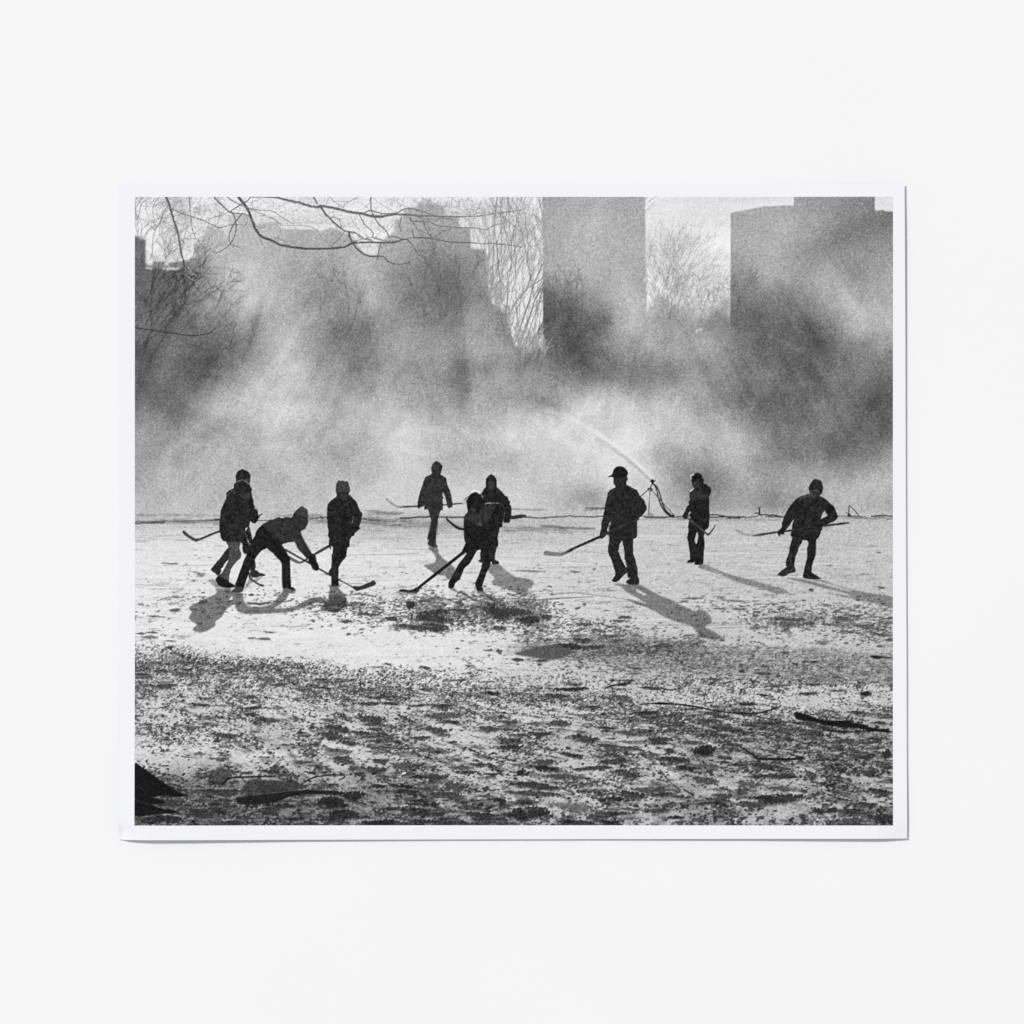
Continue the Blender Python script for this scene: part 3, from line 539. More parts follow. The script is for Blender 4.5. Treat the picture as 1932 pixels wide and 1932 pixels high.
# ---- things lying in the foreground
o_root = thing('tree_root', 'black spreading tree root in the lower left corner')
o_log = thing('fallen_branch', 'thick dark broken limb lying at the right edge')
o_br1 = thing('fallen_branch', 'long thin curved branch lying left of the thick broken limb')
o_br2 = thing('fallen_branch', 'bent forked stick lying below the thick broken limb')
o_br3 = thing('fallen_branch', 'wavy twig lying above the long thin curved branch')
o_br4 = thing('fallen_branch', 'dark flat log lying right of the tree root')
o_br5 = thing('fallen_branch', 'crooked stick lying behind the dark flat log')
poly(P('S1', (-10,805), (80,845), (150,890), (300,1000), (430,1080), (525,1112), (420,1125), (300,1112), (190,1130), (290,1165), (280,1190), (150,1195), (250,1232), (400,1258), (395,1285), (200,1292), (-10,1298)), 27, 1, o_root, .4)
stroke(P('S1', (20,1020), (60,1040), (120,1095), (180,1130), (290,1160)), 1.0, .8, 66, .8); stroke(P('S1', (0,1145), (80,1185), (200,1205), (330,1232)), 1.0, .8, 70, .8); stroke(P('S1', (160,1275), (220,1255)), .8, .8, 70, .7)
poly(P('S4', (928,325), (960,312), (1020,330), (1080,345), (1180,390), (1300,400), (1470,402), (1490,395), (1500,420), (1660,445), (1665,462), (1800,485), (1872,478), (1862,505), (1880,522), (1700,505), (1550,475), (1400,468), (1250,448), (1120,410), (970,392), (935,365)), 28, 1, o_log, .3)
stroke(P('S4', (1220,490), (1300,502), (1450,512), (1700,505), (1910,512)), 3.6, 2.4, 34, 1, o_log, wob=.3); stroke(P('S4', (1460,420), (1430,470), (1425,510)), 1.4, 1.2, 40)
stroke(P('S3', (1210,235), (1350,224), (1480,226), (1700,247), (1932,292), 'S4', (90,290), (200,312), (350,328), (540,328), (640,312), (775,270)), 2.6, 3.4, 32, 1, o_br1, wob=.25)
stroke(P('S3', (1360,228), (1600,235), (1800,265)), 3.2, 3.2, 32, 1, o_br1, wob=.3)
stroke(P('S4', (400,662), (470,705), (560,765)), 3.5, 4.5, 36, 1, o_br2); stroke(P('S4', (580,778), (760,782), (880,785), (1015,768)), 4.5, 5.5, 34, 1, o_br2)
stroke(P('S3', (870,82), (920,60), (1000,42), (1105,30)), 2.6, 5, 48, 1, o_br3); stroke(P('S3', (990,48), (1070,50)), 5, 3, 50, 1, o_br3)
stroke(P('S3', (1100,40), (1310,40), (1400,75), (1490,95), (1600,78), (1660,45), (1720,-10)), 1.6, 1.8, 66, 1, o_br3); stroke(P('S3', (1440,92), (1520,98)), 3, 2.4, 56)
poly(P('S1', (978,1140), (1000,1128), (1200,1106), (1420,1080), (1640,1058), (1932,1066), 'S2', (130,1072), (150,1095), 'S1', (1932,1104), (1640,1100), (1480,1132), (1340,1186), (1100,1202), (990,1180)), 36, 1, o_br4, .4)
stroke(P('S1', (990,1126), (1200,1104), (1420,1078), (1640,1057)), .8, .8, 110, .6)
stroke(P('S1', (850,1000), (900,955), (940,940), (1180,932), (1360,925)), 5, 3, 36, 1, o_br5); stroke(P('S1', (1640,982), (1700,950), (1780,927), (1932,914), 'S2', (60,916), (170,916), (188,938), (140,962)), 3.4, 2.6, 44, 1, o_br5)
poly(P('R4', (1680,1045), (1720,1042), (1800,1052), (1925,1066), (1925,1070), (1800,1068), (1760,1076), (1700,1065)), 38, 1)

# ---- pipe, hoses, hydrant and snow gun
o_pipe = thing('water_pipe', 'thin dark pipe lying on the snow behind the players in the left half')
o_pipe2 = thing('water_pipe', 'thin dark pipe lying on the snow between the water cannon and the rightmost player')
o_pipe3 = thing('water_pipe', 'short dark pipe lying on the snow at the right edge, behind the rightmost player')
o_gun = thing('water_cannon', 'tripod water cannon with two dark hoses, spraying up to the left behind the boy in the cap')
o_hyd = thing('hydrant', 'small dark tap standing on the pipe left of the rightmost player')
o_hose = thing('bent_hose', 'little bent pipe sticking up right of the rightmost player')
def pipe(pts, w, t, s=1.0): stroke(pts, w, w, t, s, o_pipe if pts[0][0] < 1240 else o_pipe2 if pts[0][0] < 1600 else o_pipe3, wob=.35)
pipe([(270,1046.5), (300,1046), (330,1045)], 2.6, 60, .85); pipe([(272,1043), (340,1042), (400,1041), (445,1039)], 1.6, 66, .85); pipe([(430,1039), (450,1038)], 3, 66)
pipe([(510,1041), (545,1040), (570,1036)], 1.8, 46); pipe([(617,1038), (640,1036), (655,1036)], 1.8, 66, .85); pipe([(642,1033), (645,1037)], 3, 50)
pipe([(722,1036), (740,1040), (760,1041)], 4, 74, .7)
pipe([(800,1036), (840,1034.5), (880,1034), (930,1034.5)], 2.8, 48); pipe([(1020,1033), (1046,1031), (1052,1034)], 4.2, 46)
pipe([(1050,1034), (1080,1036), (1110,1034), (1140,1032), (1150,1033), (1180,1033.5), (1206,1032.5)], 2.2, 52); pipe([(1060,1034), (1090,1037)], 1.4, 66)
pipe([(1282,1032), (1300,1034), (1340,1034), (1372,1033)], 2.2, 46); pipe([(1290,1035), (1330,1035)], 1.4, 66); pipe([(1352,1034), (1360,1036), (1372,1035)], 1.2, 60)
pipe([(1418,1030), (1436,1030), (1450,1033), (1489,1033.6)], 2.4, 34); pipe([(1418,1034), (1450,1034)], 1.6, 50); pipe([(1452,1036.5), (1463,1036.8)], 1.8, 34); pipe([(1466,1036.6), (1480,1036.6)], 1.8, 40); pipe([(1420,1036), (1450,1037.5)], 1.4, 110, .7)
pipe([(1490,1036), (1500,1034), (1515,1032)], 3, 104, .8); pipe([(1520,1029.5), (1545,1030), (1560,1033), (1568,1034)], 2.6, 38); pipe([(1530,1033.5), (1565,1034)], 1.6, 60)
pipe([(1676,1032), (1700,1033), (1730,1033)], 1.6, 70, .9); pipe([(1742,1032.8), (1760,1031.2), (1772,1031.4), (1785,1032.6)], 2.2, 30)
stroke(P('Q', (945,215), (952,390)), 2.2, 3.6, 40, 1, o_hyd); stroke(P('Q', (905,212), (990,214)), 1.2, 1.2, 60, 1, o_hyd); stroke(P('Q', (825,362), (930,358)), 2.2, 2.8, 38, 1, o_hyd)
stroke(P('Q', (930,400), (960,420), (1000,480)), 3, 2, 70, 1, o_hyd); stroke(P('Q', (950,465), (980,470)), 2, 2, 240)
stroke(P('N', (1788,1030), (1790,930), (1792,830), (1812,815), (1870,870), (1932,940), (1990,1000), (2010,1040)), 2.0, 1.8, 42, 1, o_hose)
poly(P('N', (1755,1040), (1770,1005), (1805,990), (1825,1015), (1815,1050), (1775,1055)), 36, 1, o_hose); stroke(P('N', (1735,965), (1765,1015)), 1.2, 1.4, 50, 1, o_hose)
# jet of water
JET = [(1302,957), (1280,936), (1255,913), (1228,893), (1196,872), (1165,854), (1130,836), (1095,824)]
JET += [(1060,816), (1020,812)]
for i in range(9):
    e = JET[:10-i]
    if len(e) < 2: break
    stroke([(x, y+.5*j) for j, (x, y) in enumerate(e)], 1.5, 2 + 2.2*len(e), 222, .11, 0, 2.0 + .6*len(e))
for k_ in range(4):
    stroke([(x-1.2-.5*j, y+2.0+.8*j) for j, (x, y) in enumerate(JET[:5-k_])], 1.2, 3.5, 150, .20, 0, 1.8)
for k_ in range(4): stroke([(x+.8+.4*j, y-1-.4*j) for j, (x, y) in enumerate(JET[:8-k_])], 0.8, 5.5, 236, .20, 0, 1.7)
stroke(P('L', (385,405), (430,460), (470,560), (500,700), (560,870), (650,1010), (740,1080), (830,1088)), 2.2, 3.2, 36, 1, o_gun); stroke(P('L', (395,405), (460,460), (520,580), (560,740), (610,880), (680,1000), (760,1068), (800,1085)), 2.4, 3.4, 34, 1, o_gun)
poly(P('L', (368,296), (432,346), (400,372), (392,408), (368,408), (318,352)), 30, 1, o_gun, rnd=False); stroke(P('L', (420,345), (438,318)), 1.2, 1, 50, 1, o_gun)
stroke(P('L', (375,410), (345,440), (328,500)), 1.8, 2, 44, 1, o_gun)
poly(P('L', (262,505), (300,490), (345,488), (378,520), (370,560), (330,570), (290,540)), 62, .95, o_gun); stroke(P('L', (315,525), (335,545)), 2.4, 2.2, 130, .8)
stroke(P('L', (280,530), (130,665)), 1.8, 1.4, 56, 1, o_gun); stroke(P('L', (320,565), (305,820), (290,1060)), 1.8, 1.8, 84, 1, o_gun); stroke(P('L', (365,555), (500,705), (640,860), (845,1085)), 1.6, 1.4, 62, 1, o_gun)
poly(P('L', (260,1040), (330,1020), (400,1050), (440,1090), (280,1095)), 140, .7, 0, .8)

# ---- players and their sticks
def person(label): return thing('person', label, 'players printed in the picture')
def stick(label): return thing('hockey_stick', label, 'hockey sticks printed in the picture')
jac = 39 + 16*(fbm(XX/5, YY/5, 501, 2)-0.5)*2         # woven, slightly uneven blacks of the clothing

# tall boy standing behind the front left one
o = person('boy in a dark beanie standing behind the leftmost boy')
k = stick('stick with its curved blade on the snow between the bending boy\'s legs')
poly(P('B', (878,1190), (900,1150), (928,1190), (938,1260), (1000,1322), (1100,1388), (1190,1415), (1213,1435), (1190,1456), (1110,1440), (1000,1372), (920,1312), (885,1262)), 62, 1, k)
poly(P('B', (700,300), (800,380), (880,230), (900,220), (970,500), (940,620), (890,760), (835,800), (785,775), (757,690), (762,610), (735,560), (680,560)), jac-4, 1, o)
poly(P('B', (930,1000), (1020,930), (1034,1050), (1022,1115), (1085,1140), (1100,1168), (1180,1190), (1236,1216), (1215,1238), (1130,1242), (1060,1268), (960,1272), (925,1200)), 46, 1, o)
stroke(P('B', (815,320), (835,380), (868,480)), 1, 1, 120, .8); stroke(P('B', (868,490), (890,560), (925,600)), 1.6, 1.2, 176, .8); stroke(P('B', (850,235), (900,330), (945,470)), 1.4, 1, 80, .8); stroke(P('B', (885,600), (905,690), (850,790)), .8, .8, 96, .7)
poly(P('A', (1240,470), (1238,350), (1247,280), (1285,225), (1330,200), (1370,180), (1410,200), (1470,222), (1510,257), (1535,310), (1540,380), (1532,430), (1518,478), (1535,560), (1558,660), (1575,740), (1600,850), (1606,910), (1640,965), (1652,995), (1685,1030), (1694,1090), (1700,1128), (1740,1100), (1770,1092), (1780,1110), (1725,1142), (1705,1190), (1680,1245), (1640,1282), (1600,1288), (1560,1270), (1535,1238), (1522,1280), (1505,1345), (1300,1400), (1100,1000), (1042,745), (1038,690), (1072,642), (1130,603), (1195,575)), jac-6, 1, o)
poly(P('A', (1400,385), (1520,375), (1528,430), (1515,478), (1490,460), (1430,415)), 62, .9)
stroke(P('A', (1540,395), (1550,420)), 2, 2, 232, .8); stroke(P('A', (1622,978), (1645,990)), 1.4, 1.4, 220, .9)
stroke(P('A', (1460,1360), (1500,1460)), 1.2, 1, 70, .7)
# front left boy
k = stick('stick held out low to the left with its blade tip up, leftmost in the picture')
poly(P('A', (155,1482), (150,1452), (175,1430), (200,1440), (290,1520), (370,1570), (430,1595), (500,1590), (560,1565), (680,1515), (800,1465), (920,1425), (925,1470), (800,1512), (690,1562), (560,1617), (470,1650), (430,1664), (370,1642), (270,1582), (190,1522)), 64, 1, k)
o = person('leftmost boy in a knit hat and dark jacket, walking with grey trousers')
poly(P('B', (485,660), (430,708), (370,790), (300,890), (240,950), (180,1030), (123,1095), (120,1122), (200,1182), (272,1238), (320,1180), (337,1130), (325,1100), (370,1060), (400,990), (450,935), (495,890), (520,780)), 44, 1, o)
poly(P('B', (425,520), (470,620), (490,700), (505,790), (500,880), (460,960), (400,1080), (340,1180), (285,1240), (470,1345), (487,1320), (497,1250), (527,1110), (592,1010), (652,940), (722,880), (742,820), (735,760), (705,680), (710,620), (728,565), (720,520)), 74 + 12*(fbm(XX/4, YY/6, 511, 2)-.5)*2, 1, o)
poly(P('B', (210,1312), (275,1235), (380,1290), (480,1335), (512,1370), (570,1400), (632,1442), (600,1472), (500,1484), (380,1474), (290,1444), (245,1382)), 30, 1, o)
poly(P('A', (1195,575), (1193,520), (1215,470), (1270,440), (1330,420), (1375,410), (1430,430), (1490,475), (1530,530), (1560,580), (1574,615), (1555,642), (1530,662), (1525,700), (1515,750), (1500,790), (1490,850), (1500,930), (1505,1050), (1490,1150), (1480,1200), (1500,1240), (1500,1330), (1460,1345), (1430,1420), (1440,1500), (1410,1580), (1320,1655), (1250,1672), (1150,1670), (1040,1658), (980,1647), (940,1592), (915,1500), (905,1400), (905,1300), (912,1200), (925,1100), (932,1030), (965,950), (1000,870), (1040,780), (1052,730), (1100,680), (1150,640), (1195,612)), jac, 1, o)
poly(P('A', (1320,740), (1400,690), (1520,665), (1515,750), (1490,800), (1400,780)), 66, .7, 0, .8)
stroke(P('A', (1250,455), (1310,422), (1375,408), (1440,432), (1500,482)), 1.1, 1.1, 178, .9); stroke(P('A', (1055,735), (1110,672), (1190,622), (1210,690)), 1, .8, 150, .8)
stroke(P('A', (1500,640), (1520,740), (1495,820)), 1, 1, 92, .5); stroke(P('A', (1480,900), (1495,1000), (1470,1180)), 1, 1, 74, .5)
# boy bending down
k = stick('stick of the bending boy, blade flat on the snow right of his hands')
k2 = stick('stick pointing down left from the standing boy, crossing the bending boy\'s arm')
poly(P('C', (1500,1185), (1440,1188), (1370,1235), (1310,1247), (1200,1190), (1105,1135), (1110,1208), (1220,1272), (1310,1298), (1380,1282), (1450,1240), (1495,1216)), 92, 1, k2)
poly(P('E', (660,222), (640,228), (325,412), (365,452), (670,278)), 58, 1, k2)
poly(P('C', (1010,985), (1060,1008), (1400,1198), (1520,1262), (1530,1310), (1480,1287), (1200,1132), (1050,1045)), 46, 1, k)
poly(P('E', (400,725), (460,758), (650,865), (720,900), (880,990), (1000,1060), (1190,1160), (1240,1155), (1370,1160), (1500,1105), (1650,1040), (1690,1034), (1720,1068), (1732,1105), (1700,1142), (1580,1192), (1400,1246), (1280,1270), (1205,1218), (1180,1192), (1000,1090), (870,1036), (700,942), (640,912), (440,792), (400,765)), 52, 1, k)
# standing boy (drawn before the bending boy's stick crosses him)
o3 = person('boy in a pale knit hat standing upright right of the bending boy')
poly(P('D', (880,238), (930,252), (985,240), (1020,268), (1060,250), (1100,280), (1115,360), (1135,410), (1142,480), (1110,530), (1110,555), (1160,590), (1220,655), (1270,700), (1305,770), (1340,860), (1380,940), (1422,990), (1410,1070), (1390,1170), (1345,1290), (1392,1315), (1330,1362), (1280,1412), (1250,1427), (1235,1492), (1175,1517), (1140,1582), (1130,1742), (1080,1762), 'E', (1065,400), (1050,500), (960,600), (880,740), (880,850), (870,980), (882,1100), (878,1155), (800,1165), (715,1150), (710,1000), (700,935), (650,850), (670,800), (705,750), (720,600), (720,460), (740,400), (745,268), (700,262), (716,330), (680,310), (652,270), 'D', (655,1700), (660,1600), (670,1560), (630,1500), (650,1400), (630,1300), (625,1180), (610,1080), (615,950), (620,850), (635,770), (700,700), (780,640), (835,600), (835,545), (815,490), (808,440), (825,330), (850,280)), jac-3, 1, o3)
poly(P('D', (880,245), (930,256), (985,245), (1020,272), (1060,256), (1095,285), (1110,360), (1130,420), (1135,480), (1060,510), (880,505), (820,470), (830,330), (855,285)), 66 + 14*(fbm(XX/3, YY/3, 521, 2)-.5)*2, .9, 0, .6)
poly(P('D', (920,540), (1110,545), (1090,620), (1040,690), (960,650), (900,590)), 60, .75, 0, 1)
stroke(P('D', (1030,740), (1095,830)), 1, .8, 84, .7); stroke(P('D', (1205,1010), (1215,1110)), 1, 1.2, 84, .7); stroke(P('D', (1205,1130), (1182,1220)), 1.2, 1.6, 132, .9)
stroke(P('D', (720,1680), (1050,1510)), 2.2, 2.2, 52, .8)
poly(P('E', (690,880), (860,965), (880,1010), (690,935)), 46, .7)
o = person('boy bending low with a pointed knit hat, both hands on his stick')
poly(P('C', (1362,123), (1410,155), (1480,205), (1486,300), (1478,400), (1492,430), (1475,500), (1440,530), (1430,582), (1390,600), (1335,642), (1370,740), (1400,810), (1470,930), (1540,1040), (1560,1078), (1620,1100), (1645,1140), (1665,1250), (1700,1310), (1707,1370), (1717,1400), (1690,1432), (1650,1442), (1600,1422), (1565,1392), (1550,1340), (1510,1290), (1488,1240), (1502,1205), (1440,1170), (1390,1110), (1280,990), (1250,920), (1205,838), (1170,854), (1080,862), (960,902), (1000,970), (1040,1040), (1080,1110), (1117,1160), (1124,1250), (1126,1400), (1135,1600), (1142,1720), (1152,1770), (1190,1775), (1228,1812), (1190,1842), (1120,1817), (1060,1802), (975,1802), (960,1730), (955,1600), (950,1400), (943,1290), (918,1240), (880,1200), (820,1140), (770,1080), (700,1030), (650,978), (610,1000), (555,1020), (500,1080), (450,1140), (405,1220), (412,1285), (350,1330), (310,1400), (270,1530), (230,1640), (200,1740), (180,1795), (152,1862), (60,1882), (-75,1872), (-60,1840), (-5,1795), (15,1750), (3,1690), (30,1660), (60,1560), (100,1450), (140,1350), (170,1250), (210,1170), (240,1100), (290,1000), (330,900), (360,800), (410,720), (420,660), (480,570), (560,500), (640,450), (740,410), (830,370), (900,346), (1000,343), (1080,348), (1155,353), (1185,310), (1200,265), (1280,180)), jac-8, 1, o)
poly(P('C', (560,505), (640,455), (740,415), (900,352), (1150,360), (1190,320), (1480,420), (1470,500), (1430,580), (1335,640), (1370,740), (1470,930), (1555,1085), (1450,1160), (1285,990), (1205,835), (1080,858), (960,895), (860,820), (720,660)), 52 + 14*(fbm(XX/4, YY/4, 531, 2)-.5)*2, .85, 0, 1.0)
poly(P('C', (1362,128), (1475,208), (1482,385), (1205,275), (1285,182)), 68, .85, 0, .5); stroke(P('C', (1215,300), (1330,335), (1470,385)), 3.6, 3.6, 34, .9); stroke(P('C', (1210,325), (1330,362), (1480,408)), .9, .9, 96, .6)
stroke(P('C', (920,345), (1000,358)), 1.6, 1.4, 236); stroke(P('C', (740,405), (860,372)), .9, .9, 130, .8); stroke(P('C', (1120,352), (1155,340)), 1, 1, 200, .6)
poly(P('C', (-60,1850), (0,1780), (80,1765), (175,1790), (150,1858), (60,1878)), 74, .8, 0, .6)
poly(P('C', (985,1805), (1060,1800), (1130,1815), (1200,1845), (1230,1880), (1170,1900), (970,1900)), 96, .8, 0, .8)

# hooded boy far back
k = stick('stick held level behind the hooded boy\'s back, pale blade at left')
for pts, t in ((P('F', (115,1012), (130,983), (170,983), (220,1030), (290,1090), (370,1140), (450,1163), (470,1198), (400,1204), (320,1162), (230,1102), (150,1042)), 150), (P('F', (440,1165), (540,1158), (560,1202), (430,1204)), 116), (P('F', (530,1160), (640,1150), (860,1144), (860,1182), (600,1200), (530,1200)), 66), (P('F', (1425,1116), (1520,1110), (1650,1097), (1850,1089), (1868,1115), (1640,1137), (1520,1142), (1425,1146)), 54)):
    poly(pts, t, 1, k, rnd=False)
poly(P('F', (140,1000), (165,1000), (300,1105), (400,1165), (380,1175), (280,1115)), 178, .5, 0, .8)
o = person('hooded boy standing farthest back, carrying his stick level across his body')
poly(P('F', (1285,130), (1340,160), (1390,200), (1422,250), (1410,310), (1395,390), (1375,440), (1440,475), (1505,525), (1520,610), (1550,720), (1595,800), (1615,900), (1635,1000), (1647,1100), (1642,1190), (1612,1185), (1600,1200), (1565,1217), (1520,1150), (1505,1050), (1480,960), (1430,850), (1425,930), (1452,985), (1430,1000), (1435,1110), (1430,1252), (1380,1257), (1365,1310), (1330,1410), (1320,1490), (1300,1600), (1280,1700), (1275,1800), (1270,1932), 'H', (725,330), (752,392), (640,388), (573,342), (590,262), (568,245), 'F', (1100,1800), (1140,1690), (1160,1530), (1165,1480), (1130,1380), (1090,1245), (1000,1240), (1005,1150), (985,1170), (900,1200), (895,1237), (870,1210), (843,1180), (860,1110), (850,1080), (880,970), (900,870), (950,730), (990,600), (1025,510), (1090,470), (1180,430), (1165,350), (1163,290), (1190,210), (1240,160)), jac+10, 1, o)
poly(P('F', (1230,220), (1330,230), (1340,310), (1290,370), (1230,330)), 62, .6, 0, 1)
poly(P('F', (1160,1500), (1310,1500), (1270,1930), (1080,1930)), 34, .5, 0, 1.5)

# hooded boy behind the long-haired one
k5 = stick('dark curved stick blade sticking out left of the long-haired player')
poly(P('G', (135,1212), (165,1206), (230,1268), (330,1343), (430,1408), (560,1440), (560,1482), (430,1477), (330,1422), (240,1342), (150,1267)), 36, 1, k5)
stroke(P('G', (1600,1200), (1780,1185), (1932,1165)), 6.5, 5.5, 52, 1, k5)
o = person('hooded boy facing forward just behind the long-haired player')
poly(P('G', (1165,208), (1230,245), (1275,300), (1297,390), (1285,470), (1310,518), (1370,570), (1440,640), (1485,703), (1530,710), (1560,790), (1602,850), (1580,890), (1622,940), (1622,1130), (1605,1230), (1592,1290), (1560,1312), (1470,1317), (1440,1300), (1440,1275), (1420,1300), (1417,1412), (1360,1424), (1330,1560), (1310,1650), (1332,1780), (1320,1850), (1265,1895), 'H', (1780,420), (1762,520), (1757,605), (1822,640), (1824,690), (1700,695), (1690,640), (1560,640), (1545,675), (1460,632), (1500,590), (1490,520), (1510,440), 'G', (900,1500), (900,700), (940,650), (990,560), (1040,490), (1033,420), (1050,310), (1100,250)), jac-2, 1, o)
poly(P('G', (1080,420), (1150,340), (1240,400), (1245,480), (1170,580), (1100,520)), 70, .7, 0, .9)
stroke(P('G', (1190,620), (1195,690)), 1, 1, 66, .7); stroke(P('G', (1465,1090), (1450,1180), (1425,1260)), 1.4, 1.8, 176, .9)
# long-haired player in front
k = stick('stick of the long-haired player, blade on the snow far to the left')
poly(P('H', (1260,420), (1180,462), (392,1088), (430,1118), (1190,525), (1260,480)), 30, 1, k); poly(P('H', (68,1156), (90,1130), (150,1121), (240,1140), (330,1120), (370,1093), (420,1108), (432,1150), (390,1192), (330,1192), (230,1187), (110,1177)), 48, 1, k)
stroke(P('H', (80,1200), (250,1200), (380,1205)), 1.4, 2.4, 92, .8)
o = person('long-haired player lunging in front, light two-tone jacket yoke, stick reaching down left')
poly(P('G', (810,603), (870,620), (920,660), (960,710), (985,790), (1000,860), (1020,886), (1100,884), (1250,872), (1400,884), (1450,950), (1472,1050), (1450,1200), (1420,1290), (1345,1400), (1330,1560), (1300,1700), (1290,1860), 'H', (1740,410), (1720,520), (1670,720), (1610,840), (1570,960), (1530,1080), (1547,1110), (1542,1165), (1440,1155), (1420,1090), (1405,1025), (1490,830), (1530,680), (1557,540), (1510,500), (1505,438), (1440,450), (1370,580), (1310,680), (1220,760), (1180,860), (1140,960), (1100,985), (1060,1020), (1025,1107), (945,1107), (933,1060), (943,1000), (1000,900), (1060,790), (1120,680), (1200,580), (1255,500), (1240,470), (1190,528), (1160,490), (1210,380), (1242,310), (1222,290), (1205,150), 'G', (545,1560), (535,1450), (540,1300), (545,1200), (570,1130), (625,1070), (610,900), (600,800), (660,720), (720,650)), jac-7, 1, o)
poly(P('G', (570,1140), (640,1080), (760,1110), (880,1110), (960,960), (1200,900), (1260,920), (1200,1100), (1140,1200), (1000,1320), (960,1390), (860,1370), (740,1330), (680,1250), (570,1270)), 56 + 16*(fbm(XX/4, YY/4, 541, 2)-.5)*2, .8, 0, 1)
poly(P('G', (860,1360), (890,1270), (930,1330), (950,1390)), 84, .8, 0, .6); poly(P('G', (690,1000), (780,950), (840,1010), (820,1080), (740,1090)), 66, .6, 0, 1)
stroke(P('G', (735,600), (830,592), (900,640)), 2.6, 1.6, 238, .9, 0, .8); stroke(P('G', (940,680), (965,720), (968,760)), 1.2, .9, 200, .8); stroke(P('G', (1030,882), (1080,868), (1140,872), (1180,880)), 1.2, 1.0, 215, .9); stroke(P('G', (1210,868), (1260,858), (1330,880)), 1.2, .9, 196, .85); stroke(P('G', (1340,880), (1420,910), (1465,1000)), .9, .8, 110, .7)
for a in (((720,650),(640,720),(560,790)), ((690,690),(600,760),(540,800),(500,870)), ((640,770),(570,830),(520,890)), ((620,800),(585,860)), ((600,740),(555,780))): stroke(P('G', *a), 1.2, .8, 52, .8)
stroke(P('G', (620,760), (560,820), (530,850)), .8, .8, 230, .8); stroke(P('G', (800,1760), (950,1640), (1100,1530)), 1.4, 1.2, 48, .7)

# boy in the cap
k = stick('stick of the boy in the cap, light blade resting on the snow to his left')
poly(P('K', (103,862), (130,790), (170,768), (250,775), (400,800), (550,820), (690,808), (720,860), (690,912), (560,932), (400,922), (120,902)), 128 - 10*sstep(1087, 1125, XX), 1, k)
poly(P('K', (640,812), (700,808), (900,698), (1000,655), (1800,300), (1830,370), (1030,722), (930,792), (740,872), (650,905)), 128 - 92*sstep(1118, 1150, XX), 1, k)
stroke(P('K', (1010,672), (1050,700)), 2.4, 2.4, 92, .8); stroke(P('K', (1200,600), (1300,550)), 1.2, 1, 66, .7)
o = person('boy in a peaked cap and long coat standing right of centre')
poly(P('I', (1060,150), (1120,153), (1200,190), (1250,240), (1280,310), (1260,390), (1270,440), (1278,480), (1240,520), (1245,600), (1310,625), (1400,680), (1500,725), (1530,790), (1590,890), (1670,970), (1700,1050), (1738,1140), (1720,1210), (1660,1300), (1580,1370), (1530,1410), (1557,1442), (1500,1472), (1495,1700), (1497,1840), (1460,1892), (1412,1902), 'J', (1040,560), (1045,700), (1050,830), (1090,930), (1120,1060), (1147,1180), (1160,1370), (1192,1430), (1182,1532), (1130,1562), (960,1565), (880,1522), (868,1490), (900,1450), (962,1415), (915,1392), (900,1330), (885,1278), (800,1352), (750,1402), (700,1462), (620,1498), (550,1492), (528,1455), (570,1390), (610,1310), (600,1250), (570,1130), (510,950), (460,850), (433,760), (440,620), (465,450), (450,368), (395,365), (360,402), (310,442), (250,457), (228,430), (235,330), 'I', (630,1650), (630,1540), (670,1400), (690,1280), (720,1160), (723,1080), (760,950), (790,800), (840,725), (980,655), (940,590), (918,520), (925,450), (910,417), (800,414), (786,406), (850,370), (905,340), (915,280), (950,210), (1000,163)), jac, 1, o,
     holes=[P('J', (770,498), (800,620), (832,800), (830,930), (872,1060), (884,1142), (850,1112), (790,1000), (740,900), (710,800), (678,740), (705,700), (705,620)), P('I', (862,1468), (830,1530), (800,1620), (768,1690), (790,1725), (835,1715), (815,1690), (828,1600), (855,1535))])
poly(P('I', (905,340), (915,280), (950,210), (1060,155), (1200,190), (1275,310), (1250,400), (1080,430), (930,420)), 24, .7, 0, .6)
poly(P('I', (940,450), (1080,440), (1180,470), (1150,560), (1060,620), (960,600)), 48, .6, 0, .8)
stroke(P('I', (700,1800), (820,1740), (1080,1620), (1200,1560)), 3.4, 3.0, 62, .8); stroke(P('I', (1400,1490), (1540,1425)), 2.6, 2.8, 66, .8); stroke(P('I', (1090,1605), (1195,1560)), 3, 3, 84, .5)
poly(P('J', (420,120), (840,60), (1130,60), (1130,420), (780,470), (480,420)), 38, .25, 0, 1.5)
stroke(P('J', (720,1325), (800,1275), (860,1195)), .9, .9, 74, .8); stroke(P('J', (790,1225), (840,1160)), .8, .8, 74, .7); stroke(P('I', (1040,1000), (1050,1015)), 1.2, 1.2, 64); stroke(P('I', (1045,1310), (1060,1320)), 1.4, 1.4, 76)

